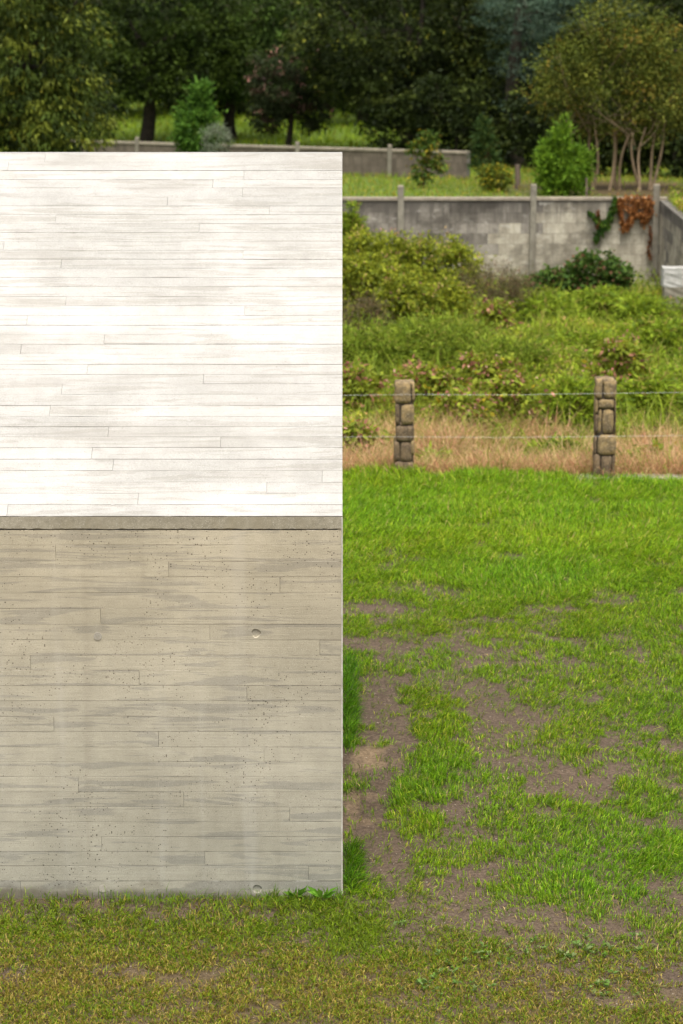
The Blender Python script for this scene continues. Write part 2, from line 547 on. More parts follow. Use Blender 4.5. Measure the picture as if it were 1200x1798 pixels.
f = (sstep(105 - DC, 118 - DC, GY) * 0.9)[..., None]; C = C * (1 - f) + wood * f
# bare litter under the right-hand thicket
f = (np.clip(1.3 * np.exp(-(((GX - 5.8) / 2.6) ** 2 + ((GY - (51.5 - DC)) / 5.0) ** 2)), 0, 1) * (GY > YW))[..., None]; C = C * (1 - f) + np.array([.09, .065, .03]) * f
nx, ny = len(gx), len(gy)
idx = np.arange(nx * ny).reshape(ny, nx)
F = np.stack([idx[:-1, :-1], idx[:-1, 1:], idx[1:, 1:], idx[1:, :-1]], -1).reshape(-1, 4)
ground = link('ground', fast_mesh('ground', np.stack([GX, GY, GZ], -1).reshape(-1, 3), [F], C.reshape(-1, 3), True), M_GROUND)
tag(ground, 'brown earth of the lawn and the fields behind', 'ground', kind='structure')

# ------------------------------------------------------------------ concrete building
EAVE_Z = at(602, 906, DC).z
WALL_Z = at(602, 931, DC).z
RIDGE = at(600, 269, 17.48)
RUN, RISE = RIDGE.y, RIDGE.z - EAVE_Z
XE = 0.006                        # right-hand arris
XL = -5.6                         # left end, outside the frame
YB = RUN + 0.25
bld = empty('concrete_building', (-2.8, 1.7, 0))
tag(bld, 'board-marked concrete building with bleached sloping roof above a tan wall', 'building')


def board(name, O, U, Vv, Nn, poly, proud, mat, parent, cham=0.0012, back=0.03, hole=None):
    """one cast board imprint: a chamfered prism on the plane O + u U + v V, front 'proud' above the plane"""
    p4 = [tuple(p) for p in poly]
    poly = []
    for a, b in zip(p4, p4[1:] + p4[:1]):
        m = max(1, int(abs(b[0] - a[0]) / 0.16))
        for j in range(m):
            t = j / m
            w = random.gauss(0, 0.0007) if j else 0.0
            poly.append((a[0] + (b[0] - a[0]) * t, a[1] + (b[1] - a[1]) * t + w))
    k = len(poly)
    cu = sum(p[0] for p in poly) / k; cv = sum(p[1] for p in poly) / k
    vs = [p[1] for p in poly]; v0, v1 = min(vs), max(vs)
    us = [p[0] for p in poly]; u0, u1 = min(us), max(us)

    def P(u, v, n): return O + U * u + Vv * v + Nn * n
    inner = []
    for (u, v) in poly:
        iu = cham if u < u0 + 0.03 else (-cham if u > u1 - 0.03 else 0)
        inner.append((u + iu, v + (cham if v < cv else -cham)))
    bm = bmesh.new()
    uvl = bm.loops.layers.uv.new('UVMap')
    rb = [bm.verts.new(P(u, v, -back)) for u, v in poly]
    ro = [bm.verts.new(P(u, v, proud - cham)) for u, v in poly]
    ri = [bm.verts.new(P(u, v, proud)) for u, v in inner]
    flat = {}
    for a, (u, v) in zip(rb, poly): flat[a] = (u, v)
    for a, (u, v) in zip(ro, poly): flat[a] = (u, v)
    for a, (u, v) in zip(ri, inner): flat[a] = (u, v)
    for i in range(k):
        j = (i + 1) % k
        bm.faces.new((rb[i], rb[j], ro[j], ro[i]))
        bm.faces.new((ro[i], ro[j], ri[j], ri[i]))
    if hole is None:
        bm.faces.new(ri)
    else:
        hu, hv, hr, hd = hole
        ns = 20
        rim = []; sink = []
        for i in range(ns):
            a = 2 * math.pi * i / ns
            r1 = hr * (1 + 0.06 * math.sin(3 * a + 1))
            vv = bm.verts.new(P(hu + r1 * math.cos(a), hv + r1 * math.sin(a), proud)); rim.append(vv); flat[vv] = (hu + r1 * math.cos(a), hv + r1 * math.sin(a))
            w = bm.verts.new(P(hu + .8 * r1 * math.cos(a), hv + .8 * r1 * math.sin(a), proud - hd)); sink.append(w); flat[w] = flat[vv]
        for i in range(ns):
            j = (i + 1) % ns
            bm.faces.new((rim[i], rim[j], sink[j], sink[i]))
        bm.faces.new(sink)
        ed = []
        for i in range(k): ed.append(bm.edges.get((ri[i], ri[(i + 1) % k])))
        for i in range(ns): ed.append(bm.edges.get((rim[i], rim[(i + 1) % ns])))
        bmesh.ops.triangle_fill(bm, edges=ed, use_beauty=True, normal=Nn)
    bmesh.ops.recalc_face_normals(bm, faces=bm.faces)
    h = max(v1 - v0, 1e-4)
    for fc in bm.faces:
        for lp in fc.loops:
            u, v = flat[lp.vert]
            lp[uvl].uv = (u, (v - v0) / h)
    me = bpy.data.meshes.new(name); bm.to_mesh(me); bm.free()
    return link(name, me, mat, parent)


def box(name, lo, hi, mat, parent=None, bevel=0.0, world=True):
    bm = bmesh.new()
    bmesh.ops.create_cube(bm, size=1.0)
    for v in bm.verts:
        v.co = Vector([lo[i] + (v.co[i] + 0.5) * (hi[i] - lo[i]) for i in range(3)])
    if bevel > 0:
        bmesh.ops.bevel(bm, geom=list(bm.edges), offset=bevel, segments=1, affect='EDGES', profile=0.5)
    me = bpy.data.meshes.new(name); bm.to_mesh(me); bm.free()
    return link(name, me, mat, parent, world)


# wall core (a little behind the boards)
ci = 0.012
prof = [(ci, -0.4), (YB - ci, -0.4), (YB - ci, RIDGE.z - 0.03), (RUN + 0.02, RIDGE.z - ci * 1.3), (ci, EAVE_Z - ci * 1.6)]
vs = [(XL + ci, y, z) for y, z in prof] + [(XE - ci, y, z) for y, z in prof]
fs = [(0, 1, 2, 3, 4), (9, 8, 7, 6, 5)] + [(i, 5 + i, 5 + (i + 1) % 5, (i + 1) % 5) for i in range(5)]
wall_core = link('wall_core', poly_mesh('wall_core', vs, fs), M_CORE, bld)

front = empty('front_wall', (0, 0, 0)); front.parent = bld; front.location = -bld.location
roofp = empty('roof', (0, 0, 0)); roofp.parent = bld; roofp.location = -bld.location
sidew = empty('side_wall', (0, 0, 0)); sidew.parent = bld; sidew.location = -bld.location
front['label'] = 'tan board-marked front wall'
roofp['label'] = 'bleached white sloping roof'

O0 = Vector((0, 0, 0)); UX = Vector((1, 0, 0)); UZ = Vector((0, 0, 1)); NF = Vector((0, -1, 0))
nrow = 24
bh = WALL_Z / nrow
wj = {1: 98, 2: 296, 3: 492, 5: 177, 6: 369, 7: 562, 8: 54, 9: 245, 10: 434, 12: 95, 13: 279, 14: 464, 16: 138, 17: 323, 18: 509, 20: 179, 21: 360, 22: 542, 23: 37}
px_rows = [930, 957, 985.5, 1013, 1041, 1068.5, 1096, 1124, 1150.6, 1177, 1203.5, 1230.5, 1257.6, 1284.5, 1311.7, 1338, 1364, 1390.5, 1417, 1443, 1469, 1495, 1520.5, 1546.5, 1573]
row_z = [at(300, y, DC).z for y in px_rows]
row_z[0] = WALL_Z; row_z[-1] = -0.12
LB = 2.78
TIES = {6: 450, 23: 452}
for r in range(nrow):
    z1, z0 = row_z[r], row_z[r + 1]
    ym = (px_rows[r] + px_rows[r + 1]) / 2
    if r in wj: xj = at(wj[r], ym, DC).x
    else: xj = at(wj.get(r - 1, 60), ym, DC).x + 0.66 if (r - 1) in wj else -2.45
    if xj > -0.05: xj -= LB
    cuts = [XE]
    x = xj
    while x > XL + 0.4:
        cuts.append(x); x -= LB
    cuts.append(XL)
    row_push = random.uniform(-0.0006, 0.0008)
    for b, a in zip(cuts[:-1], cuts[1:]):
        g = random.uniform(0.0004, 0.0009); gt = random.choice([0.0004, 0.0006, 0.0009])
        pr = row_push + random.uniform(-0.0007, 0.0008)
        hole = None
        if r in TIES:
            hx = at(TIES[r], 1112 if r == 6 else 1561, DC)
            if a < hx.x < b: hole = (hx.x, hx.z, 0.029, 0.009)
        board('board', O0, UX, UZ, NF, [(a + g, z0 + gt), (b - (g if b != XE else 0), z0 + gt * .3), (b - (g if b != XE else 0), z1 - gt), (a + g, z1 - gt * .4)], pr, M_WALLBOARD, front, hole=hole)
        if hole:
            pass
# filled tie holes
def disc(name, c, r, n, up, depth, mat, parent, ns=18):
    u = n.cross(up).normalized(); w = u.cross(n).normalized()
    vs = []; fs = []
    for k, (rr, d) in enumerate(((1.0, -0.004), (0.96, depth), (0.0, depth * 0.8))):
        if rr == 0: vs.append(c + n * d); continue
        for i in range(ns):
            a = 2 * math.pi * i / ns
            vs.append(c + (u * math.cos(a) + w * math.sin(a)) * r * rr + n * d)
    for i in range(ns):
        j = (i + 1) % ns
        fs.append((i, j, ns + j, ns + i)); fs.append((ns + i, ns + j, 2 * ns))
    return link(name, poly_mesh(name, vs, fs, False), mat, parent)
for (px, py) in [(172, 1117), (181, 1560)]:
    p = at(px, py, DC); p.y = 0
    disc('tie_plug', p, 0.026, NF, UZ, 0.004, M_PLUG, front)

# exposed-aggregate band under the roof edge, with a ragged lower lip
ns = 240
vs = []; fs = []
zs = [WALL_Z + 0.002, WALL_Z + 0.010, (WALL_Z + EAVE_Z) / 2, EAVE_Z - 0.006]
xs_ = np.linspace(XL, XE, ns)
rr = np.random.default_rng(5)
for i, x in enumerate(xs_):
    for k, z in enumerate(zs):
        dz = (rr.random() ** 3) * 0.012 if k == 0 else (rr.random() - .5) * .006 if k == 1 else 0
        dy = -0.0010 + (rr.random() - 0.5) * 0.0022 + (0.007 if k == 0 else 0)
        vs.append((x, dy, z + dz))
    vs.append((x, 0.03, EAVE_Z - 0.008)); vs.append((x, 0.03, zs[0]))
for i in range(ns - 1):
    a = i * 6; b = a + 6
    for k in range(5): fs.append((a + k, b + k, b + k + 1, a + k + 1))
    fs.append((a + 5, b + 5, b, a))
fs.append((5, 4, 3, 2, 1, 0)); e = (ns - 1) * 6; fs.append((e, e + 1, e + 2, e + 3, e + 4, e + 5))
strip = link('aggregate_band', poly_mesh('aggregate_band', vs, fs), M_STRIP, front)
strip['label'] = 'exposed-aggregate band under the roof edge'

# thin arris strip running up the corner, paler in colour than the wall
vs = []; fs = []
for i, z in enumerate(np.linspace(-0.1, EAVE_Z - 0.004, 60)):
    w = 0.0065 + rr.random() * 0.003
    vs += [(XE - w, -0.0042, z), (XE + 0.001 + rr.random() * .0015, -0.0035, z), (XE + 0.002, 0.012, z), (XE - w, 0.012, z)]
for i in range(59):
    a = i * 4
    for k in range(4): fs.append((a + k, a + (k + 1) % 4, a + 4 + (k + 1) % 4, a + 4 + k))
link('corner_arris', poly_mesh('corner_arris', vs, fs), M_PALEARRIS, front)

# roof boards
sl = Vector((0, RUN, RISE)); SL = sl.length; VR = sl.normalized()
NR = UX.cross(VR).normalized()
OR = Vector((0, 0, EAVE_Z))
nr = 37
rb_edges = [0.0]
for i in range(nr): rb_edges.append(rb_edges[-1] + random.uniform(0.93, 1.07))
rb_edges = [e / rb_edges[-1] * SL for e in rb_edges]
joints = [(80, 274), (14, 298), (429, 305), (374, 326), (426, 340), (294, 358), (473, 371), (98, 385), (350, 401), (7, 430), (427, 449), (107, 470), (116, 528), (430, 548), (48, 562), (183, 600), (37, 614), (154, 645), (357, 673), (108, 692), (89, 712), (191, 752), (388, 774), (162, 793), (199, 815), (566, 836), (469, 852), (243, 874), (14, 892)]


def roof_uv(px, py):
    # intersect the view ray with the roof plane
    p1 = at(px, py, 10.0); o = Vector((0, -DC, HC)); d = (p1 - o)
    t = (OR - o).dot(NR) / d.dot(NR)
    q = o + d * t - OR
    return q.x, q.dot(VR)


rj = {}
for (px, py) in joints:
    u, v = roof_uv(px, py)
    k = int(np.searchsorted(rb_edges, v)) - 1
    while k in rj and k > 0: k -= 1
    rj.setdefault(k, u)
for k in range(nr):
    v0, v1 = rb_edges[k], rb_edges[k + 1]
    xj = rj.get(k, -random.uniform(2.55, 2.75))
    cuts = [XE]; x = xj
    while x > XL + 0.4:
        cuts.append(x); x -= LB
    cuts.append(XL)
    rp = random.uniform(-0.0007, 0.0007)
    for b, a in zip(cuts[:-1], cuts[1:]):
        g = random.uniform(0.0005, 0.0010)
        g0, g1 = random.choice([0.0003, 0.0005, 0.0009]), random.choice([0.0003, 0.0006, 0.0011])
        pr = rp + random.uniform(-0.0007, 0.0008)
        br = b - (g if b != XE else 0)
        board('board', OR, UX, VR, NR, [(a + g, v0 + g0), (br, v0 + g0 * .6), (br, v1 - g1), (a + g, v1 - g1 * .5)], pr, M_ROOFBOARD, roofp, cham=0.0011)
for (px, py, r) in [(407, 530, .022), (546, 742, .026), (332, 738, .016), (545, 561, .02), (198, 884, .02), (57, 434, .02)]:
    u, v = roof_uv(px, py)
    disc('knot_mark', OR + UX * u + VR * v, r * .8, NR, VR, 0.0016, M_ROOFPLUG, roofp)
# ridge cap behind the last board
vs = [(XL, RUN + 0.001, RIDGE.z - 0.02), (XE, RUN + 0.001, RIDGE.z - 0.02), (XE, YB, RIDGE.z - 0.03), (XL, YB, RIDGE.z - 0.03),
      (XL, RUN + 0.001, RIDGE.z - .001), (XE, RUN + 0.001, RIDGE.z - .001), (XE, YB, RIDGE.z - 0.012), (XL, YB, RIDGE.z - 0.012)]
link('ridge_cap', poly_mesh('ridge_cap', vs, [(0, 3, 2, 1), (4, 5, 6, 7), (0, 1, 5, 4), (1, 2, 6, 5), (2, 3, 7, 6), (3, 0, 4, 7)]), M_ROOFPLUG, roofp)

# boards of the side wall (seen edge-on from the camera)
NS = Vector((1, 0, 0)); UY = Vector((0, 1, 0)); OS = Vector((XE, 0, 0))
zr = row_z[::-1] + [EAVE_Z]
while zr[-1] < RIDGE.z - 0.03: zr.append(min(RIDGE.z - 0.02, zr[-1] + bh))
tanr = RUN / RISE
for k in range(len(zr) - 1):
    z0, z1 = zr[k] + 0.001, zr[k + 1] - 0.001
    if z1 - z0 < 0.01: continue
    y0 = 0.004 + max(0, z0 - EAVE_Z) * tanr + (0.02 if z0 > EAVE_Z else 0); y1 = 0.004 + max(0, z1 - EAVE_Z) * tanr + (0.02 if z1 > EAVE_Z else 0)
    cut = random.uniform(0.9, 2.6)
    if cut > y1 + 0.3:
        board('board', OS, UY, UZ, NS, [(y0, z0), (cut - .001, z0), (cut - .001, z1), (y1, z1)], -0.004 + random.uniform(-.0015, .0015), M_WALLBOARD, sidew)
        board('board', OS, UY, UZ, NS, [(cut + .001, z0), (YB - .002, z0), (YB - .002, z1), (cut + .001, z1)], -0.004 + random.uniform(-.0015, .0015), M_WALLBOARD, sidew)
    else:
        board('board', OS, UY, UZ, NS, [(y0, z0), (YB - .002, z0), (YB - .002, z1), (y1, z1)], -0.004, M_WALLBOARD, sidew)

# ------------------------------------------------------------------ lawn kerb, stone posts, wires
k0 = EDGE
def slab(name, x0, x1, y0, y1, z0, z1, mat, parent=None, n=40, jag=0.006):
    xs = np.linspace(x0, x1, n); vs = []; fs = []
    q = np.random.default_rng(3)
    for x in xs:
        j = (q.random(4) - 0.5) * jag * 2
        vs += [(x, y0 + j[0], z0), (x, y0 + j[0], z1 - 0.012), (x, y0 + 0.012 + j[0], z1 + j[1]), (x, y1 - 0.012 + j[2], z1 + j[1]), (x, y1 + j[2], z1 - 0.012), (x, y1 + j[2], z0)]
    for i in range(n - 1):
        a = i * 6; b = a + 6
        for k in range(6):
            fs.append((a + k, b + k, b + (k + 1) % 6, a + (k + 1) % 6))
    fs.append((5, 4, 3, 2, 1, 0)); e = (n - 1) * 6; fs.append(tuple(e + i for i in range(6)))
    return link(name, poly_mesh(name, vs, fs), mat, parent)
kerb = slab('kerb', -9, 10, EDGE - 0.13, EDGE + 0.12, -0.6, 0.03, M_KERB, None, 120)
tag(kerb, 'pale concrete edging along the back of the lawn', 'kerb', kind='structure')


def stone_mesh(w, d, h, seed, power=4.0, taper=0.0):
    """rounded, uneven field stone filling a w x d x h box"""
    q = np.random.default_rng(seed)
    bm = bmesh.new(); bmesh.ops.create_cube(bm, size=2.0)
    bmesh.ops.subdivide_edges(bm, edges=bm.edges, cuts=4, use_grid_fill=True)
    ph = q.random(9) * 6.28
    for v in bm.verts:
        c = v.co
        n = (abs(c.x) ** power + abs(c.y) ** power + abs(c.z) ** power) ** (1 / power)
        c = c / n
        wob = 1 + 0.025 * math.sin(3.1 * c.x + 2.2 * c.z + ph[0]) + 0.02 * math.sin(4.3 * c.z - 2.9 * c.y + ph[1]) + 0.02 * math.sin(7 * c.x + 5 * c.z + ph[2]) + (q.random() - .5) * .03
        c = c * wob
        v.co = Vector((c.x * w / 2 * (1 - taper * c.z), c.y * d / 2, c.z * h / 2))
    me = bpy.data.meshes.new('stone'); bm.to_mesh(me); bm.free()
    for p in me.polygons: p.use_smooth = True
    return me


def stone_post(label, px, base_py, region, rects, lean, seed, dcore):
    D = DC + EDGE - 0.06
    u0, v0 = region
    s = 9.4667
    def W(u, v): return at(u0 + u / s, v0 + v / s, D)
    allu = [r[0] for r in rects] + [r[2] for r in rects]
    x0 = W(min(allu), 900).x; x1 = W(max(allu), 900).x
    xc = (x0 + x1) / 2; yc = EDGE - 0.06 + (x1 - x0) / 2
    root = empty('stone_post', (xc, yc, 0))
    tag(root, label, 'post', 'stone fence posts at the lawn edge')
    spans = [(W(r[0], r[3]), W(r[2], r[1])) for r in rects]
    def span(z):
        c = [(a.x, b.x) for a, b in spans if a.z - 0.02 <= z <= b.z + 0.02] or [(x0, x1)]
        return min(p[0] for p in c) - xc, max(p[1] for p in c) - xc
    half = min(x1 - x0, 350 / s * mpp(D) * 1.04) / 2
    ztop = W(300, min(r[1] for r in rects)).z
    core = box('mortar_core', (-half * .74, -half * .80, -0.15), (half * .74, half * .8, ztop - 0.03), M_MORTAR, root, 0.02, False)
    for i, r in enumerate(rects):
        a = W(r[0], r[3]); b = W(r[2], r[1])
        w, h = b.x - a.x, b.z - a.z
        edge = r[0] <= min(allu) + 40 or r[2] >= max(allu) - 40
        thin = w < 0.07
        depth = half * (1.0 if not thin else 1.25)
        me = stone_mesh(w * 0.97, depth * 1.0, h * 0.965, seed + i, 5.5 if not thin else 7.0, r[4] if len(r) > 4 else 0)
        o = link('stone', me, M_STONE if a.z > 0.5 and not thin else (random.choice([M_STONE, M_STONE2]) if a.z > 0.25 else M_STONE2), root, False)
        o.location = ((a.x + b.x) / 2 - xc, -half + depth / 2 + (0.012 if thin else 0) - 0.004, (a.z + b.z) / 2)
        o.rotation_euler = (0, random.uniform(-.03, .03), random.uniform(-.06, .06))
    # stones of the two sides and the back
    for side in range(3):
        z = -0.05; i = 0
        while z < ztop - 0.06:
            h = random.uniform(0.13, 0.24)
            if z + h > ztop - 0.08: h = ztop - z - 0.004
            me = stone_mesh(half * (1.15 if side < 2 else 1.6), half * 0.8, h * 0.97, seed + 50 + side * 10 + i, 4.0)
            o = link('stone', me, random.choice([M_STONE, M_STONE2]), root, False)
            if side < 2:
                o.rotation_euler = (0, 0, math.pi / 2)
                lo_, hi_ = span(z + h / 2)
                o.location = (lo_ + half * .42 if side == 0 else hi_ - half * .42, half * 0.42, z + h / 2)
            else:
                o.location = (0, half * 0.6, z + h / 2)
            z += h; i += 1
    # capping stone
    o = link('stone', stone_mesh(half * 1.5, half * 1.5, 0.08, seed + 99, 4.5), M_STONE, root, False)
    o.location = (0.005, half * .1, ztop - 0.045)
    return root


stone_post('tan stone post whose top is one large square stone, near the building', 711, 825, (670, 650),
           [(215, 195, 500, 565), (505, 205, 560, 545), (230, 545, 308, 925), (322, 572, 552, 915), (312, 868, 372, 932), (235, 925, 550, 1195),
            (205, 1190, 308, 1530), (308, 1185, 505, 1530, 0.14), (488, 1160, 552, 1420), (212, 1522, 552, 1790)], 0, 11, 0)
stone_post('darker stone post with a dark left edge, beyond the bare kerb end', 1064, 833, (1020, 650),
           [(248, 150, 372, 490), (380, 168, 610, 482), (368, 158, 470, 250), (290, 492, 575, 645), (242, 500, 292, 740), (358, 648, 562, 1072), (286, 640, 352, 1070),
            (560, 500, 602, 1080), (242, 740, 290, 1060), (278, 1078, 606, 1430), (228, 1110, 278, 1420), (335, 1420, 526, 1850, 0.0), (212, 1408, 330, 1850), (520, 1400, 582, 1850)], 0, 211, 0)


def tube(path, radii, sides=6, cap=True):
    path = [Vector(p) for p in path]
    V = []; F = []
    n = len(path)
    prev = None
    for i, p in enumerate(path):
        t = (path[min(i + 1, n - 1)] - path[max(i - 1, 0)]).normalized()
        if prev is None:
            u = t.cross(Vector((0.31, 0.2, 0.93)) if abs(t.z) < 0.9 else Vector((1, 0, 0))).normalized()
        else:
            u = (prev - t * prev.dot(t)).normalized()
        prev = u
        w = t.cross(u)
        for k in range(sides):
            a = 2 * math.pi * k / sides
            V.append(p + (u * math.cos(a) + w * math.sin(a)) * radii[i])
    for i in range(n - 1):
        for k in range(sides):
            F.append((i * sides + k, i * sides + (k + 1) % sides, (i + 1) * sides + (k + 1) % sides, (i + 1) * sides + k))
    if cap:
        F.append(tuple(range(sides))[::-1]); F.append(tuple((n - 1) * sides + k for k in range(sides)))
    return V, F


def tubes_mesh(name, tubes, smooth=True):
    V = []; F = []
    for v, f in tubes:
        o = len(V); V += v; F += [tuple(i + o for i in q) for q in f]
    return poly_mesh(name, V, F, smooth)


DP = DC + EDGE - 0.06
for (yl, ym, yr, lab) in [(694, 690.5, 688.5, 'upper thin wire strung between the two stone posts'), (767, 766, 764.5, 'lower thin wire strung between the two stone posts')]:
    pts = []
    A = [at(600, yl, DP), at(711, (yl + ym) / 2, DP), at(1064, ym, DP), at(1200, yr, DP)]
    xs = [-7.5, A[0].x, A[1].x, (A[1].x + A[2].x) / 2, A[2].x, A[3].x, 9.0]
    zs_ = [A[0].z, A[0].z, A[1].z, (A[1].z + A[2].z) / 2 - 0.012, A[2].z, A[3].z, A[3].z + .02]
    path = [(x, EDGE - 0.068, np.interp(x, xs, zs_)) for x in np.linspace(-7.5, 9, 34)]
    tag(link('fence_wire', tubes_mesh('fence_wire', [tube(path, [0.0011] * len(path), 5)]), M_WIRE), lab, 'wire', 'wires of the lawn fence')

# ------------------------------------------------------------------ far retaining wall of blocks
def block_wall(name, label, A, Bp, zb, zt0, zt1, thick, posts, post_top, bw, bhh, mats, cope=True, skip=None, xfrom=None, joint_fill=M_JOINT, postw=0.11, cope_in=0.0):
    """wall from A to B (xy), face towards the camera side (left of A->B normal)"""
    A = Vector((A[0], A[1], 0)); Bv = Vector((Bp[0], Bp[1], 0))
    L = (Bv - A).length; U = (Bv - A).normalized(); Nn = Vector((U.y, -U.x, 0))
    root = empty(name, A.lerp(Bv, 0.5) + Vector((0, 0, zb)))
    tag(root, label, 'wall')
    def P(u, n, z): return A + U * u + Nn * n + Vector((0, 0, z))
    def prism(nm, u0, u1, n0, n1, z0a, z1a, z0b, z1b, mat, ch=0.004):
        vs = [P(u0, n0, z0a), P(u1, n0, z0b), P(u1, n1, z0b), P(u0, n1, z0a), P(u0, n0, z1a), P(u1, n0, z1b), P(u1, n1, z1b), P(u0, n1, z1a)]
        return link(nm, poly_mesh(nm, vs, [(0, 3, 2, 1), (4, 5, 6, 7), (0, 1, 5, 4), (1, 2, 6, 5), (2, 3, 7, 6), (3, 0, 4, 7)]), mat, root)
    zt = lambda u: zt0 + (zt1 - zt0) * u / L
    prism('wall_core', 0, L, -thick, -0.004, zb, zt(0) - 0.03, zb, zt(L) - 0.03, joint_fill)
    z = zb; r = 0
    q = random.Random(len(label))
    while z < max(zt0, zt1) - 0.06:
        u = -(r % 2) * bw / 2
        while u < L:
            a = max(u, 0) + 0.002; b = min(u + bw, L) - 0.002
            if b - a > 0.03:
                ta = min(z + bhh, zt(a) - 0.05) - 0.003; tb = min(z + bhh, zt(b) - 0.05) - 0.003
                if min(ta, tb) > z + 0.02 and (skip is None or not skip((a + b) / 2, z)):
                    m = mats((a + b) / 2, z, q)
                    pr = q.uniform(-0.0015, 0.002)
                    prism('block', a, b, -0.02, pr, z + 0.003, ta, z + 0.003, tb, m)
            u += bw
        z += bhh; r += 1
    if cope:
        u = 0
        while u < L - 0.02:
            u1 = min(u + 1.0, L)
            prism('coping', u + 0.003, u1 - 0.003, -thick - 0.02, 0.025, zt(u) - 0.05, zt(u), zt(u1) - 0.05, zt(u1), M_COPE)
            u = u1
    for pu, pt in posts:
        p = P(pu, 0, 0)
        o = box('post', (p.x - postw / 2, p.y - 0.07, zb - 0.05), (p.x + postw / 2, p.y + 0.05, pt), M_CPOST, root, 0.008)
        box('post_cap', (p.x - postw / 2 + .004, p.y - 0.066, pt + 0.001), (p.x + postw / 2 - .004, p.y + 0.046, pt + 0.022), M_COPE, root, 0.005)
    return root


XW0 = -5.2
def far_mats(u, z, q):
    x = u + XW0
    t = (x - 2.0) / 3.2 + (0.35 - z) * 0.5 + q.uniform(-0.22, 0.22)
    return M_BLOCK2 if t > 0.3 else M_BLOCK
p704 = at(704, 335, 46).x; p937 = at(937, 335, 46).x; p1153 = at(1153, 335, 46).x
block_wall('retaining_wall', 'long stained grey block wall with pale posts at the far side of the weeds', (XW0, YW), (XR + 0.15, YW), -0.75, WTOP, WTOP, 0.15,
           [(p704 - XW0, at(704, 328, 45.95).z), (p937 - XW0, at(937, 326, 45.95).z), (p1153 - XW0, at(1153, 326, 45.95).z), (p704 - 2.55 - XW0, 1.52), (p704 - 5.1 - XW0, 1.52)], 0, 0.42, 0.2, far_mats, postw=0.115)
block_wall('return_wall', 'streaked grey wall running forward from the corner post of the long wall', (XR, YW - 0.02), (XR + 0.02, YW - 3.7), -0.75, WTOP - 0.02, WTOP - 0.06, 0.16,
           [], 0, 0.42, 0.2, lambda u, z, q: M_BLOCK2 if z < 0.9 and q.random() < 0.7 else M_BLOCK, cope=False)
# corner footing and the two granite blocks
c = at(1152, 512, 45.6)
ft = box('wall_footing', (c.x - 0.13, c.y - 0.12, -0.9), (c.x + 0.12, c.y + 0.2, at(1152, 497, 45.6).z), M_CPOST, None, 0.01)
tag(ft, 'square concrete footing under the corner post of the long wall', 'footing')
def granite(pxl, pyt, pyb, D, label, mat):
    a = at(pxl, pyb, D); b = at(pxl, pyt, D)
    w = 0.9
    root = empty('granite_block', (a.x + w / 2, a.y + 0.15, a.z))
    me = bpy.data.meshes.new('block')
    bm = bmesh.new(); bmesh.ops.create_cube(bm, size=1)
    bmesh.ops.subdivide_edges(bm, edges=bm.edges, cuts=6, use_grid_fill=True)
    q = random.Random(pyt)
    for v in bm.verts:
        v.co = Vector((v.co.x * w, v.co.y * 0.32, (v.co.z + .5) * (b.z - a.z))) + Vector((q.uniform(-.006, .006), q.uniform(-.008, .008), q.uniform(-.004, .004)))
    bm.to_mesh(me); bm.free()
    o = link('granite_block', me, mat, None)
    bpy.data.objects.remove(root)
    o.name = 'granite_block'
    o.location = (a.x + w / 2, a.y + 0.15, a.z)
    tag(o, label, 'block', 'granite blocks by the wall corner')
granite(1166, 504.5, 548, 41.9, 'smooth grey granite block lying under the rough pale one', M_CPOST)
granite(1165, 471, 504, 41.9, 'rough pale granite block on top, beside the corner post', M_GRANITE)

# second, farther garden wall
w2a = at(820, 266, 56); w2b = at(120, 246, 63)
M_BROWNBLOCK = mat_plain('brown_block', (0.21, 0.17, 0.135), (0.14, 0.112, 0.088), 2.5, stain=(0.09, 0.072, 0.056))
def gm(u, z, q): return M_BROWNBLOCK
L2 = (Vector((w2a.x, w2a.y, 0)) - Vector((w2b.x, w2b.y, 0))).length
def pu2(px, D):
    p = at(px, 260, D); return (Vector((p.x, p.y, 0)) - Vector((w2b.x, w2b.y, 0))).length
block_wall('garden_wall', 'low brown-grey block wall ending short of the dark thicket', (w2b.x, w2b.y), (w2a.x, w2a.y), 0.1, w2b.z, w2a.z, 0.15,
           [(pu2(683, 57.2), at(683, 256, 57.2).z), (pu2(529, 58.9), at(529, 250, 58.9).z), (pu2(243, 61.7), at(243, 242, 61.7).z)], 0, 0.5, 0.21, gm, postw=0.1)

# wooden stakes
def stake(px, pyt, pyb, D, w, label):
    a = at(px, pyb, D); b = at(px, pyt, D)
    V, Fc = tube([a - Vector((0, 0, 0.25)), a.lerp(b, 0.5) + Vector((0.004, 0, 0)), b], [w, w * .96, w * .85], 8)
    tag(link('wooden_stake', poly_mesh('wooden_stake', V, Fc), M_WOOD), label, 'stake')
stake(909, 289, 335, 50.5, 0.06, 'thick grey wooden stake left of the bright green bush')
stake(1030, 312, 344, 47.0, 0.022, 'thin pale stake at the right foot of the bright green bush')

# ------------------------------------------------------------------ foliage generators
def unit(a):
    return a / np.maximum(np.linalg.norm(a, axis=-1, keepdims=True), 1e-9)


def leaves_arrays(c, d, length, width, q, fold=0.25):
    """one bent, four-sided leaf per centre; returns V (n*4,3), F (n,4)"""
    n = len(c)
    d = unit(d)
    up = unit(q.normal(size=(n, 3)) * 0.7 + np.array([0, 0, 1.0]))
    s = unit(np.cross(d, up))
    nn = np.cross(s, d)
    L = length[:, None]; W = width[:, None]
    base = c - d * L * 0.5
    tip = c + d * L * 0.5 - nn * L * fold * 0.4
    mid = c + d * L * (-0.05) + nn * L * fold * 0.2
    V = np.stack([base, mid + s * W * 0.5, tip, mid - s * W * 0.5], 1).reshape(-1, 3)
    F = np.arange(n * 4).reshape(n, 4)
    return V, F


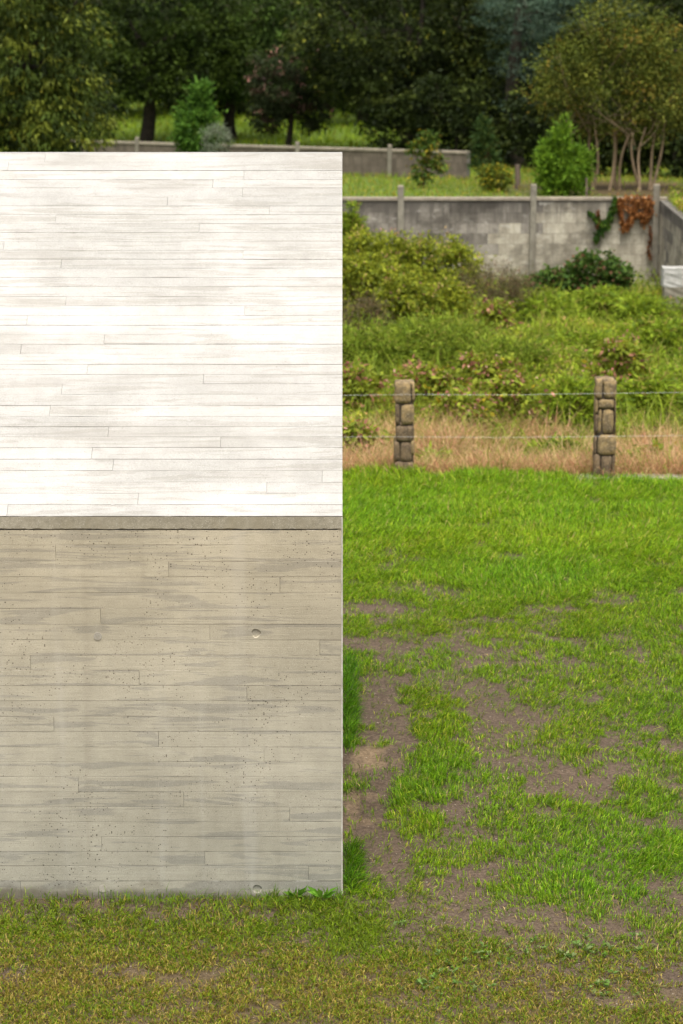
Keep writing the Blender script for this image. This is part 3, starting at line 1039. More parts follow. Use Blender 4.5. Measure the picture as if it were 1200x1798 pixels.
def tints(n, pal, wts, q, var=0.18):
    pal = np.array(pal); wts = np.array(wts, dtype=float); wts /= wts.sum()
    k = q.choice(len(pal), n, p=wts)
    c = pal[k] * (1 + q.normal(0, var, (n, 1)))
    return np.clip(c, 0.004, 1)


def crown_points(q, lobes, nclump, per, spread, flat=0.6, shell=0.55, droop=0.3):
    """leaf centres and directions gathered in clumps over ellipsoid lobes [(cx,cy,cz,rx,ry,rz,weight)]"""
    lobes = np.array(lobes, dtype=float)
    w = lobes[:, 6] / lobes[:, 6].sum()
    k = q.choice(len(lobes), nclump, p=w)
    dirs = unit(q.normal(size=(nclump, 3)))
    rr = (shell + (1 - shell) * q.random(nclump) ** 0.7)[:, None]
    cc = lobes[k, :3] + dirs * lobes[k, 3:6] * rr
    out = unit(dirs * np.array([1, 1, 0.8]))
    cs = spread * (0.6 + 0.8 * q.random(nclump))
    idx = np.repeat(np.arange(nclump), per)
    off = q.normal(size=(nclump * per, 3)) * np.array([1, 1, flat]) * cs[idx][:, None] * 0.55
    c = cc[idx] + off
    d = unit(off) * 0.8 + out[idx] * 0.5 + q.normal(size=c.shape) * 0.45 - np.array([0, 0, droop])
    return c, d, cc + out * (cs * 0.55)[:, None]


def limb(p0, p1, r0, r1, q, n=6, wob=0.12, sides=6):
    p0 = np.array(p0, float); p1 = np.array(p1, float)
    L = np.linalg.norm(p1 - p0)
    t = np.linspace(0, 1, n)
    w1 = q.normal(size=3) * wob * L * 0.4; w2 = q.normal(size=3) * wob * L * 0.25
    pts = [p0 + (p1 - p0) * k + w1 * math.sin(math.pi * k) + w2 * math.sin(2 * math.pi * k) for k in t]
    return tube(pts, [r0 + (r1 - r0) * k for k in t], sides)


def make_tree(name, label, x, y, trunk_h, trunk_r, lobes, nclump, per, spread, leaf, pal, wts, seed, cat='tree', group=None, bark=None, lean=(0, 0), stems=1, droop=0.3, flat=0.6, shell=0.55, nlimb=9, fold=0.25, extra=None, zb=None):
    """lobes are given relative to the foot of the tree"""
    q = np.random.default_rng(seed)
    z = float(terr(x, y)) if zb is None else zb
    root = empty(name, (x, y, z))
    tag(root, label, cat, group)
    c, d, cc = crown_points(q, lobes, nclump, per, spread, flat, shell, droop)
    n = len(c)
    ln = leaf[0] * (0.65 + 0.7 * q.random(n)); wd = leaf[1] * (0.7 + 0.6 * q.random(n))
    V, F = leaves_arrays(c, d, ln, wd, q, fold)
    if cat in ('tree', 'bush'):
        base_c = np.repeat(tints(nclump, pal, wts, q, 0.22), per, 0) * (1 + q.normal(0, 0.10, (n, 1)))
    else:
        base_c = np.repeat(0.8 + 0.4 * q.random((nclump, 1)), per, 0) * tints(n, pal, wts, q)
    col = np.repeat(np.clip(base_c, 0.004, 1), 4, 0)
    Fs = [F]
    if extra is not None:        # flowers, catkins
        m = int(nclump * extra['frac']); 
        ec = cc[q.choice(len(cc), m)]
        ec = np.repeat(ec, extra['per'], 0) + q.normal(size=(m * extra['per'], 3)) * extra['spread']
        ed = unit(q.normal(size=ec.shape) + np.array([0, 0, 0.5]))
        ne = len(ec)
        V2, F2 = leaves_arrays(ec, ed, np.full(ne, extra['size'][0]) * (0.6 + .8 * q.random(ne)), np.full(ne, extra['size'][1]), q, 0.1)
        col = np.concatenate([col, np.repeat(tints(ne, extra['pal'], [1] * len(extra['pal']), q), 4, 0)])
        Fs.append(F2 + len(V)); V = np.concatenate([V, V2])
    crown = link('crown', fast_mesh('crown', V, Fs, col), M_TREELEAF if cat == 'tree' or cat == 'bush' else M_LEAF, root, False)
    tb = []
    top = np.array([lean[0], lean[1], trunk_h])
    bark = bark or M_BARK
    for s_ in range(stems):
        f0 = np.array([0, 0, -0.3]) if stems == 1 else np.array([(s_ / (stems - 1) - 0.5) * 1.7 + q.normal() * 0.12, q.normal() * 0.2 - 0.2, -0.2])
        t1 = top if stems == 1 else f0 * 1.0 + np.array([q.normal() * 0.22, q.normal() * 0.2, trunk_h * (0.8 + 0.4 * q.random())])
        tb.append(limb(f0, t1, trunk_r * 1.25, trunk_r * 0.62, q, 9, 0.10 if stems == 1 else 0.09, 9 if stems == 1 else 7))
        ends = cc[q.choice(len(cc), nlimb if stems == 1 else 3)]
        for e in ends:
            e = np.array(e)
            st = f0 + (t1 - f0) * (0.7 + 0.3 * q.random())
            tb.append(limb(st, st + (e - st) * 0.9, trunk_r * 0.45, trunk_r * 0.08, q, 6, 0.14, 5))
    link('trunk', tubes_mesh('trunk', tb), bark, root, False)
    return root


# palettes (linear base colours)
G_DK = [(0.014, 0.022, 0.004), (0.024, 0.035, 0.006), (0.052, 0.068, 0.011)]  # woodland greens lowered so the leaf colour carries canopy shading
G_OAK = [(0.022, 0.037, 0.005), (0.042, 0.066, 0.008), (0.013, 0.021, 0.004)]  # canopy shading darkens this leaf colour as well
G_CHE = [(0.050, 0.074, 0.010), (0.135, 0.158, 0.020), (0.024, 0.038, 0.007), (0.20, 0.17, 0.02)]
G_BLUE = [(0.060, 0.100, 0.065), (0.10, 0.145, 0.095), (0.040, 0.066, 0.044)]
G_OLV = [(0.092, 0.115, 0.014), (0.145, 0.155, 0.024), (0.055, 0.072, 0.011), (0.20, 0.145, 0.022)]
G_BRT = [(0.115, 0.22, 0.018), (0.17, 0.29, 0.024), (0.07, 0.14, 0.015)]
G_BUSH = [(0.22, 0.26, 0.022), (0.31, 0.335, 0.03), (0.12, 0.155, 0.018)]
YEL = (0.35, 0.28, 0.02)
PINK = (0.42, 0.19, 0.16)
RED = (0.22, 0.05, 0.04)


def pos(px, D):
    return at(px, 300, D).x, D - DC


TREES_G = 'trees along the back of the field'
x, y = pos(45, 50)
make_tree('chestnut_tree', 'chestnut with long drooping leaves and yellow catkins, behind the roof at left', x, y, 2.6, 0.16,
          [(0, 0, 2.6, 1.75, 1.7, 1.9, 5), (0.2, -.2, 1.4, 1.7, 1.5, 1.2, 3), (0, 0, 4.3, 1.5, 1.5, 1.3, 2)], 1250, 28, 0.24, (0.155, 0.036), G_CHE, [5, 4, 5, .15], 101, group=TREES_G,
          droop=0.75, flat=0.7, shell=0.45, fold=0.5, extra=dict(frac=0.14, per=6, spread=0.04, size=(0.05, 0.02), pal=[(0.34, 0.28, 0.02), (0.26, 0.22, 0.02)]))
x, y = pos(255, 73)
make_tree('oak_tree', 'dark tree with a straight thick bare trunk above the garden wall', x, y, 3.0, 0.19,
          [(0.3, 0, 3.9, 3.0, 2.6, 1.9, 5), (-1.5, 0, 3.2, 1.8, 2, 1.3, 2), (1.7, -0.5, 2.9, 1.7, 1.8, 1.1, 2), (0, 0, 6.5, 2.6, 2.6, 1.8, 2), (0, -.2, 1.9, 2.4, 1.8, .55, 3)], 640, 34, 0.36, (0.15, 0.075), G_OAK, [4, 4, 3], 102, group=TREES_G)
x, y = pos(412, 75)
make_tree('oak_tree', 'dark tree with a leaning trunk beside the pink flowering tree', x, y, 2.6, 0.17,
          [(-.3, 0, 3.9, 2.6, 2.4, 1.8, 5), (0.6, -.4, 2.7, 1.7, 1.6, .9, 2), (-1.2, -.3, 2.5, 1.1, 1.4, .9, 2), (0, 0, 6.3, 2.6, 2.6, 1.8, 2), (0, -.2, 1.9, 2.4, 1.8, .55, 3)], 640, 34, 0.34, (0.14, 0.07), [(0.045, 0.080, 0.014), (0.06, 0.105, 0.016), (0.032, 0.055, 0.012)], [4, 4, 3], 103, group=TREES_G, lean=(-0.25, 0))
x, y = pos(505, 71)
make_tree('flowering_tree', 'low dark tree dotted with pink blossom', x, y, 1.4, 0.09,
          [(0, 0, 1.75, 1.25, 1.1, 0.65, 4), (-.55, 0, 1.1, .6, .6, .65, 2), (.75, 0, 1.2, .6, .6, .7, 2), (.3, 0, 2.5, 1.4, 1.2, .6, 2)], 330, 30, 0.22, (0.11, 0.06), [(0.028, 0.04, 0.014), (0.04, 0.05, 0.018), (0.05, 0.03, 0.02)], [4, 3, 1], 104, group=TREES_G,
          droop=0.6, extra=dict(frac=0.10, per=9, spread=0.07, size=(0.07, 0.06), pal=[PINK, (0.5, 0.26, 0.22)]))
x, y = pos(720, 69)
make_tree('camphor_tree', 'broad dark evergreen with yellow-green leaf tips above the far walls', x, y, 2.4, 0.24,
          [(-.4, 0, 3.4, 3.3, 2.6, 1.7, 6), (1.4, -.4, 2.2, 2.2, 2.0, 1.5, 4), (-1.3, -.2, 2.3, 1.5, 1.6, 1.0, 3), (1.6, 0, 1.1, 1.6, 1.4, .8, 2), (0, 0, 6, 3.1, 2.6, 2.1, 3)], 900, 32, 0.34, (0.16, 0.06), G_DK, [4, 4, 3], 105, group=TREES_G,
          extra=dict(frac=0.28, per=5, spread=0.08, size=(0.09, 0.05), pal=[(0.24, 0.24, 0.03), (0.15, 0.18, 0.03)]))
x, y = pos(915, 63)
make_tree('blue_cedar', 'blue-green feathery conifer between the evergreen and the olive-green thicket', x, y, 5.0, 0.17,
          [(0, 0, 3.9, 1.2, 1.2, .8, 4), (0, 0, 2.7, .8, 1.0, .5, 2), (.1, 0, 1.6, .6, .8, .4, 1), (1.6, 0.4, 4.0, 1.6, 1.1, .5, 4), (0, 0, 5.6, 1.3, 1.3, 1.4, 2)], 520, 32, 0.30, (0.11, 0.02), G_BLUE, [4, 3, 3], 106, group=TREES_G, droop=0.1, flat=0.35)
x, y = pos(1078, 50.5)
make_tree('willow_thicket', 'olive-green multi-stemmed tree with pale slender trunks above the wall corner', x, y, 1.55, 0.030,
          [(0.1, 0, 2.35, 1.5, 1.1, 0.95, 5), (-1.0, 0, 2.2, .8, .9, .9, 3), (1.1, 0, 2.0, 1.1, 1, .9, 3), (0.1, 0, 3.2, 1.3, 1, .65, 3), (.2, .2, 1.35, 1.4, .9, .3, 2)], 760, 30, 0.24, (0.085, 0.034), G_OLV, [4, 4, 4, 1], 107, group=TREES_G,
          bark=M_PALEBARK, stems=11, droop=0.0, flat=0.8, shell=0.35)
# the closed wood behind, tree by tree
back = [(-40, 80, 'dense dark tree behind the chestnut at the left edge'), (130, 84, 'dark tree filling the gap right of the chestnut'), (340, 86, 'dark tree behind the two bare trunks'),
        (560, 88, 'dark tree rising behind the pink blossom'), (640, 82, 'tall dark tree behind the gap over the meadow'), (830, 80, 'shadowy tree between evergreen and blue conifer'), (905, 68, 'low shadowy tree behind the short wall end'), (1010, 72, 'dark tree behind the bright green bush'),
        (1110, 64, 'dark tree behind the pale slender trunks'), (1210, 66, 'dark tree at the right edge behind the thicket'), (740, 96, 'far dark tree behind the broad evergreen'), (240, 97, 'far dark tree behind the straight trunk'), (450, 99, 'far dark tree behind the leaning trunk'), (1080, 92, 'far dark tree behind the thicket top')]
for i, (px, D, lab) in enumerate(back):
    x, y = pos(px, D)
    low = D < 75
    lob = [(0, 0, 3.2, 2.6, 2.2, 2.0, 4), (0, 0, 5.6, 2.8, 2.4, 2.2, 4), (-1.3, 0, 2.0, 1.6, 1.6, 1.2, 2), (1.3, .2, 2.1, 1.6, 1.6, 1.3, 2), (0, 0, 8, 2.4, 2.2, 1.8, 2)]
    if not low: lob += [(0, 0, 1.2, 2.3, 1.6, 0.9, 3)]
    if low: lob += [(0, 0, 1.0, 1.8, 1.4, 1.0, 3)]
    if D > 90: lob = [(a, b, c + 1.2, d * 1.3, e, f * 1.2, g) for a, b, c, d, e, f, g in lob]
    pal = [G_DK, G_OAK, G_DK][i % 3]
    make_tree('woodland_tree', lab, x, y, 3.0, 0.2, lob, 430, 23, 0.42, (0.19, 0.088), pal, [4, 3, 2], 300 + i, group='dark trees of the wood behind')

# dark evergreen bushes closing the view under the crowns
for i, (px, D, r, hgt, lab) in enumerate([(705, 66.5, 1.15, 1.9, 'low dark bush under the broad evergreen, left of its trunk'), (800, 65.5, 1.25, 1.9, 'low dark bush behind the short wall end'), (880, 63.5, 1.15, 1.9, 'low dark bush behind the slim dark sapling'),
                                    (960, 61.0, 1.1, 1.8, 'low dark bush behind the bright green bush'), (1035, 58.5, 1.0, 1.7, 'low dark bush behind the leftmost pale trunks'), (1110, 57.5, 1.0, 1.6, 'low dark bush behind the middle of the pale trunks'), (1185, 56.5, 1.0, 1.7, 'low dark bush at the right edge behind the trunks'),
                                    (130, 68, 1.2, 2.2, 'low dark bush right of the chestnut, above the ridge'), (205, 88, 1.5, 1.9, 'shadowy bush at the wood edge left of the straight trunk'), (300, 89, 1.5, 1.8, 'shadowy bush at the wood edge right of the straight trunk'), (385, 87, 1.4, 1.8, 'shadowy bush at the wood edge left of the leaning trunk'), (455, 86, 1.4, 1.8, 'shadowy bush at the wood edge right of the leaning trunk'),
                                    (545, 91, 1.5, 1.9, 'shadowy bush at the wood edge right of the blossom'), (625, 91, 1.6, 2.0, 'shadowy bush at the wood edge above the garden wall post'), (45, 86, 1.6, 2.2, 'shadowy bush at the wood edge behind the chestnut')]):
    x, y = pos(px, D)
    make_tree('evergreen_bush', lab, x, y, hgt * .5, 0.05, [(0, 0, hgt * .5, r, r * .8, hgt * .5, 4), (-r * .4, 0, hgt * .8, r * .6, r * .6, hgt * .4, 2), (r * .4, 0, hgt * .75, r * .6, r * .6, hgt * .4, 2)], 200, 22, 0.26, (0.135, 0.07), G_DK, [5, 3, 1.5], 350 + i, 'bush', 'dark bushes under the trees')

# garden shrubs on the terrace
SH = 'young shrubs between the two far walls'
def shrub(name, label, px, D, lobes, nclump, per, spread, leaf, pal, wts, seed, group=SH, th=0.5, tr=0.02, bark=None, zb=None, **kw):
    x, y = pos(px, D)
    return make_tree(name, label, x, y, th, tr, lobes, nclump, per, spread, leaf, pal, wts, seed, 'shrub', group, bark or M_WEEDSTEM, zb=zb, nlimb=kw.pop('nlimb', 12), **kw)


shrub('laurel_bush', 'bright green pointed bush just behind the long wall', 990, 48.5,
      [(-.05, 0, .45, .5, .45, .45, 5), (-.05, 0, .9, .25, .25, .45, 2), (-.3, 0, .75, .18, .2, .38, 1), (.3, 0, .7, .2, .2, .35, 1.2), (.42, 0, .5, .15, .2, .35, 1), (-.02, 0, 1.22, .09, .09, .3, .8), (0, 0, .15, .55, .4, .25, 2)], 300, 22, 0.13, (0.12, 0.035), G_BRT, [4, 4, 2], 401, droop=-0.4, flat=1.1, shell=0.4)
shrub('citrus_sapling', 'sparse yellowing sapling in front of the short brown wall', 748, 51,
      [(-.02, 0, .35, .22, .2, .3, 3), (-.2, 0, .75, .16, .16, .22, 2), (.05, 0, .95, .12, .12, .3, 2), (.28, 0, .5, .14, .14, .2, 1.5), (-.15, 0, 1.0, .1, .1, .12, 1)], 75, 16, 0.11, (0.11, 0.045), [(0.06, 0.11, 0.02), (0.10, 0.16, 0.02), YEL, (0.2, .16, .03)], [5, 4, 1, 2], 402, droop=0.2)
shrub('spiky_sapling', 'slim dark sapling right of the short wall end', 850, 55,
      [(0, 0, .5, .33, .3, .45, 4), (-.05, 0, 1.1, .14, .14, .4, 2), (.15, 0, .9, .12, .12, .3, 1)], 110, 16, 0.12, (0.10, 0.04), [(0.035, 0.07, 0.018), (0.06, 0.10, 0.022), (0.1, 0.12, 0.02)], [4, 3, 1], 403, droop=-0.2)
shrub('yellow_shrub', 'low yellow-flecked shrub between sapling and wooden stake', 872, 49.5,
      [(0, 0, .25, .33, .3, .3, 4), (-.15, 0, .45, .12, .12, .2, 1)], 90, 18, 0.10, (0.08, 0.04), [(0.10, 0.14, 0.02), (0.14, 0.17, 0.02), YEL], [4, 3, 1.3], 404)
shrub('young_laurel', 'pale green pointed shrub rising behind the roof ridge', 350, 56,
      [(0, 0, 1.0, .55, .5, .6, 4), (.05, 0, 1.75, .2, .2, .5, 2), (-.3, 0, 1.2, .2, .2, .5, 1)], 190, 22, 0.15, (0.14, 0.045), [(0.07, 0.16, 0.02), (0.10, 0.2, 0.025), (0.045, .1, .018)], [4, 3, 2], 405, droop=-0.2, flat=1.0)
shrub('grey_shrub', 'small silvery shrub touching the roof ridge', 382, 55,
      [(0, 0, .9, .35, .3, .4, 4)], 90, 20, 0.10, (0.07, 0.02), [(0.15, 0.18, 0.12), (0.2, 0.22, 0.15)], [1, 1], 406)

# ------------------------------------------------------------------ weeds and bushes in the hollow behind the lawn
WD = 'bushes and tall weeds behind the lawn fence'
BUD = dict(frac=0.35, per=4, spread=0.05, size=(0.045, 0.03), pal=[PINK, (0.5, 0.35, 0.15), (0.45, 0.22, 0.12)])
def bush(label, px, pyt, D, wpx, kind, seed, zb=None):
    """bush with its top at photo row pyt"""
    x, y = pos(px, D)
    z = float(terr(x, y))
    h = at(px, pyt, D).z - z
    w = wpx * mpp(D) / 2
    h = max(h, 0.3)
    if kind == 'berry':
        shrub('berry_bush', label, px, D, [(0, 0, h * .55, w, w * .8, h * .42, 5), (-w * .4, 0, h * .7, w * .5, w * .5, h * .28, 2), (w * .4, 0, h * .62, w * .55, w * .5, h * .3, 2)], int(230 * w * h), 24, 0.15, (0.075, 0.045), G_BUSH, [4, 3, 3], seed, WD, h * .5, .015, extra=BUD)
    elif kind == 'broom':
        shrub('broom_bush', label, px, D, [(0, 0, h * .5, w, w * .8, h * .48, 5), (-w * .5, 0, h * .5, w * .5, w * .5, h * .4, 2), (w * .5, 0, h * .45, w * .5, w * .5, h * .4, 2)], int(330 * w * h) + 40, 30, 0.2, (0.10, 0.018), [(0.185, 0.265, 0.026), (0.27, 0.345, 0.036), (0.09, 0.135, 0.016), (0.31, 0.28, 0.065)], [4, 4, 3, .8], seed, WD, h * .5, .012, droop=-0.15, flat=0.7, shell=0.35)
    elif kind == 'poke':
        shrub('pokeweed', label, px, D, [(0, 0, h * .6, w, w * .8, h * .42, 4), (-w * .3, 0, h * .8, w * .5, w * .5, h * .25, 2), (w * .3, 0, h * .75, w * .5, w * .5, h * .25, 2)], int(190 * w * h) + 20, 13, 0.17, (0.10, 0.05), [(0.17, 0.22, 0.024), (0.25, 0.29, 0.03), (0.36, 0.17, 0.11), YEL], [5, 5, 1.2, .5], seed, WD, h * .75, .012, bark=M_WEEDSTEM, nlimb=18,
              extra=dict(frac=0.35, per=5, spread=0.04, size=(0.05, 0.03), pal=[(0.45, 0.17, 0.15), (0.55, 0.3, 0.25), RED]))
    elif kind == 'fern':
        shrub('fern_clump', label, px, D, [(0, 0, h * .45, w, w * .8, h * .5, 5)], int(300 * w * h) + 30, 24, 0.17, (0.16, 0.03), [(0.18, 0.26, 0.02), (0.26, 0.34, 0.026), (0.10, 0.16, 0.018), (0.30, 0.25, 0.06)], [4, 4, 2, .6], seed, WD, h * .4, .01, flat=0.35, droop=0.0)
    elif kind == 'bramble':
        shrub('bramble', label, px, D, [(0, 0, h * .5, w, w * .7, h * .5, 5)], int(260 * w * h) + 30, 22, 0.14, (0.09, 0.06), [(0.05, 0.10, 0.02), (0.08, 0.14, 0.022), (0.18, 0.09, 0.05)], [4, 3, 1], seed, WD, h * .4, .01)
    elif kind == 'dead':
        shrub('dead_bush', label, px, D, [(0, 0, h * .5, w, w * .7, h * .5, 5)], int(200 * w * h) + 20, 24, 0.16, (0.10, 0.012), [(0.15, 0.12, 0.055), (0.11, 0.10, 0.05), (0.2, .11, .07)], [4, 3, 1], seed, WD, h * .5, .01, flat=1)


for i, a in enumerate([
    ('wide berry bush with pink tips against the long wall, near the building', 660, 398, 43.0, 170, 'berry'),
    ('rounded berry bush with pink tips hiding the foot of a concrete post', 775, 410, 43.5, 150, 'berry'),
    ('grey-green straggly bush under the berry bushes by the wall', 860, 462, 42.0, 130, 'dead'),
    ('yellow-green berry bush in front of the wall bushes, beside the building edge', 635, 440, 40.5, 150, 'berry'),
    ('yellow-green berry bush sloping down to the middle of the weeds', 745, 478, 40.0, 180, 'berry'),
    ('tall light green shoot climbing the wall next to the building', 618, 345, 44.5, 40, 'fern'),
    ('brownish thin bush standing in front of the second concrete post', 905, 475, 41.5, 90, 'dead'),
    ('grey dry bush below the yellow-green bushes beside the building', 630, 515, 38.5, 120, 'dead'),
    ('wide feathery broom bush beside the building', 650, 562, 36.0, 170, 'broom'),
    ('large dark feathery broom bush in the middle of the weeds', 775, 550, 36.5, 210, 'broom'),
    ('feathery broom bush trailing off to the bramble side', 900, 590, 36.0, 150, 'broom'),
    ('bright yellowish pokeweed in front of the brownish thin bush', 872, 530, 39.0, 60, 'poke'),
    ('dark bramble climbing towards the dead ivy', 1050, 440, 44.0, 120, 'bramble'),
    ('low bramble at the foot of the pale blocks', 985, 470, 44.5, 110, 'bramble'),
    ('bright fern clump below the bramble', 1070, 500, 42.0, 170, 'fern'),
    ('bright fern clump under the second concrete post', 965, 510, 41.5, 140, 'fern'),
    ('fern clump against the granite blocks', 1130, 520, 41.0, 90, 'fern'),
    ('wide pale fern clump at the right edge below the granite blocks', 1170, 560, 38.5, 160, 'fern'),
    ('spreading fern clump in the right half above the red pokeweed', 1050, 580, 38.0, 190, 'fern'),
    ('tall pokeweed with dark red stems above the right stone post', 1100, 600, 34.5, 110, 'poke'),
    ('pokeweed with pink flower heads beside the building', 630, 650, 32.5, 90, 'poke'),
    ('pokeweed with pink flower heads right above the left stone post', 755, 645, 33.0, 130, 'poke'),
    ('pokeweed with red stems in the middle between the posts', 865, 625, 33.5, 130, 'poke'),
    ('reddish pokeweed in front of the middle one, lower', 910, 665, 31.5, 120, 'poke'),
    ('greenish pokeweed between the posts, lowest of the row', 820, 690, 31.0, 110, 'poke'),
    ('green weed clump standing left of the right stone post', 1010, 660, 32.0, 140, 'fern'),
    ('green weed clump to the right of the right stone post', 1150, 655, 32.5, 130, 'fern'),
    ('leafy weed at the foot of the left post, on the building side', 632, 745, 28.6, 70, 'poke'),
    ('low green weeds left of the right stone post, in dry grass', 990, 765, 29.0, 110, 'fern'),
    ('small pink-tipped weed at the right edge in front of the dry grass', 1170, 785, 28.2, 50, 'poke'),
    ('small green weed right of the left stone post', 765, 790, 28.3, 60, 'fern'),
    ('low green weeds right of the right stone post', 1115, 795, 28.2, 60, 'fern'),
]):
    bush(*a, seed=500 + i)

# ivy on the wall: a living green runner and a dead brown mat
def ivy(name, label, path_px, width_px, n, pal, seed, size):
    q = np.random.default_rng(seed)
    pts = np.array([at(px, py, 45.93) for px, py in path_px])
    seg = q.integers(0, len(pts) - 1, n); t = q.random((n, 1))
    c = pts[seg] * (1 - t) + pts[seg + 1] * t
    wv = np.array(width_px)[seg] * mpp(46)
    c = c + q.normal(size=(n, 3)) * np.stack([wv * .5, np.full(n, .02), wv * .5], 1)
    c[:, 1] = np.minimum(c[:, 1], YW - 0.035) - np.abs(q.normal(size=n)) * 0.025
    d = unit(q.normal(size=(n, 3)) * np.array([1, .4, 1]) - np.array([0, 0, .8]))
    V, F = leaves_arrays(c, d, size * (.6 + .8 * q.random(n)), size * .7 * (.6 + .6 * q.random(n)), q, 0.4)
    o0 = Vector(pts[0])
    root = empty(name, o0); tag(root, label, 'ivy')
    link('leaves', fast_mesh('leaves', V - np.array(o0), [F], np.repeat(tints(n, pal, [1] * len(pal), q), 4, 0)), M_LEAF, root, False)
    st = [p - np.array(o0) + np.array([0, -0.02, 0]) for p in pts]
    tb = [tube(st, [0.012] * len(st), 5)]
    link('stem', tubes_mesh('stem', tb), M_BARK, root, False)
ivy('green_ivy', 'green ivy branching over the pale blocks beside the dead mat', [(1081, 346), (1078, 365), (1070, 385), (1060, 400), (1048, 385), (1034, 374), (1048, 388), (1060, 400), (1050, 412), (1047, 424)], [4, 6, 7, 5, 3, 3, 4, 7, 4], 900, [(0.03, 0.075, 0.015), (0.05, 0.11, 0.02), (0.10, 0.17, 0.02)], 71, 0.075)
ivy('dead_ivy', 'rust-brown dead ivy mat hanging from the wall top beside the corner post', [(1088, 350), (1140, 350), (1140, 372), (1130, 392), (1138, 360), (1118, 352), (1112, 375), (1102, 398), (1095, 402), (1090, 375), (1086, 352), (1115, 378), (1135, 380)], [8, 8, 8, 3, 10, 7, 6, 5, 3, 5, 5, 7], 1500, [(0.34, 0.145, 0.042), (0.42, 0.20, 0.065), (0.21, 0.085, 0.03)], 72, 0.065)
for i, (p, lab) in enumerate([([(1141, 398), (1143, 420), (1138, 442), (1143, 455)], 'thin dead ivy strand beside the corner post'), ([(1050, 372), (1052, 388), (1049, 400)], 'short rust-brown ivy strand among the green ivy')]):
    ivy('dead_ivy', lab, p, [3, 3, 3], 130, [(0.24, 0.10, 0.04), (0.16, 0.07, 0.03)], 80 + i, 0.06)

# ------------------------------------------------------------------ uncountable cover: undergrowth, dry grass, terrace grass
def scatter_leaves(name, label, n, xr, yr, hfun, leaf, pal, wts, seed, cat, dz=0.0, upd=0.4):
    q = np.random.default_rng(seed)
    # more leaves where the view is closer
    y = yr[0] + (yr[1] - yr[0]) * q.random(n); x = xr[0] + (xr[1] - xr[0]) * q.random(n)
    half = 0.1414 * (y + DC) + 2.2
    keep = (x < half) & (x > -2.4)
    x, y = x[keep], y[keep]
    h = hfun(x, y)
    z = terr(x, y) + dz + h * np.sqrt(q.random(len(x)))
    c = np.stack([x, y, z], 1)
    d = unit(q.normal(size=c.shape) + np.array([0, 0, upd]))
    m = len(c)
    V, F = leaves_arrays(c, d, leaf[0] * (.6 + .8 * q.random(m)), leaf[1] * (.6 + .8 * q.random(m)), q, .3)
    tn = tints(m, pal, wts, q)
    rg = fbm(x, y, 1.3, 141, 3) - 0.5; r2 = fbm(x, y, 0.6, 147, 2) - 0.5
    tn = np.clip(tn * (1 + 1.3 * r2[:, None]) * (1 + rg[:, None] * np.array([1.1, 0.3, 0.8])), 0.006, 1)
    o = link(name, fast_mesh(name, V, [F], np.repeat(tn, 4, 0)), M_LEAF)
    return tag(o, label, cat, kind='stuff')


scatter_leaves('undergrowth', 'mixed low green undergrowth covering the hollow', 215000, (-2.4, 7.9), (EDGE + 0.5, YW - 0.1),
               lambda x, y: (0.10 + 0.75 * fbm(x, y, 1.1, 61) ** 1.9) * (0.35 + 0.65 * sstep(EDGE + 1.6, EDGE + 4.5, y)), (0.07, 0.026), [(0.20, 0.27, 0.022), (0.29, 0.36, 0.03), (0.11, 0.155, 0.018), (0.36, 0.28, 0.09), (0.44, .21, .14)], [4, 4.5, 2.2, 1.6, .4], 91, 'undergrowth')


def blades_arrays(x, y, z, h, w, az, lean, q, curl=0.5):
    """tapering bent grass blades: quad + triangle"""
    n = len(x)
    dx, dy = np.cos(az), np.sin(az)
    sx, sy = -dy, dx
    fa = q.random(n) * 6.283
    sx, sy = np.cos(fa), np.sin(fa)
    b = np.stack([x, y, z], 1)
    m = b + np.stack([dx * lean * h * 0.35, dy * lean * h * 0.35, h * (0.58 - 0.1 * lean)], 1)
    t = b + np.stack([dx * lean * h * (0.9 + curl * .2), dy * lean * h * (0.9 + curl * .2), h * np.maximum(0.15, 1.0 - 0.55 * lean * lean - .1 * lean)], 1)
    s = np.stack([sx, sy, np.zeros(n)], 1) * (w * 0.5)[:, None]
    V = np.stack([b - s * 0.9, m + s, t, m - s], 1).reshape(-1, 3)
    i = np.arange(n)[:, None] * 4
    return V, [np.concatenate([i, i + 1, i + 3], 1), np.concatenate([i + 1, i + 2, i + 3], 1)]


def blades(name, label, x, y, h, w, lean, col, seed, cat, dz=0.0, clumpdir=None):
    q = np.random.default_rng(seed)
    z = terr(x, y) + dz
    az = q.random(len(x)) * 6.283 if clumpdir is None else clumpdir
    V, F = blades_arrays(x, y, z, h, w, az, lean, q)
    o = link(name, fast_mesh(name, V, F, np.repeat(col, 4, 0)), M_GRASS)
    return tag(o, label, cat, kind='stuff')


q = np.random.default_rng(133)
n = 42000
yy = EDGE + 1.4 + (YW - EDGE - 1.8) * q.random(n); xx = -2.4 + 10 * q.random(n)
k = (xx < 0.1414 * (yy + DC) + 2.0) & (fbm(xx, yy, 0.8, 177) > 0.46) & (xx < XR - .1)
xx, yy = xx[k], yy[k]; n = len(xx)
blades('tall_weeds', 'wispy tall green and yellowing weeds among the bushes', xx, yy, (0.25 + 0.75 * fbm(xx, yy, 0.7, 178) ** 1.3) * (0.6 + 0.6 * q.random(n)), 0.010 + 0.010 * q.random(n), 0.25 + 0.9 * q.random(n),
       tints(n, [(0.20, 0.28, 0.025), (0.28, 0.35, 0.03), (0.38, 0.32, 0.09), (0.12, 0.17, 0.02)], [4, 4, 1.2, 2], q), 134, 'weeds')
q = np.random.default_rng(33)
n = 78000
yy = EDGE + 0.12 + 4.2 * q.random(n) ** 1.5; xx = -2.4 + 9.4 * q.random(n)
k = (xx < 0.1414 * (yy + DC) + 2.2) & (fbm(xx, yy, 0.9, 77) > 0.36 + 0.06 * (yy - EDGE))
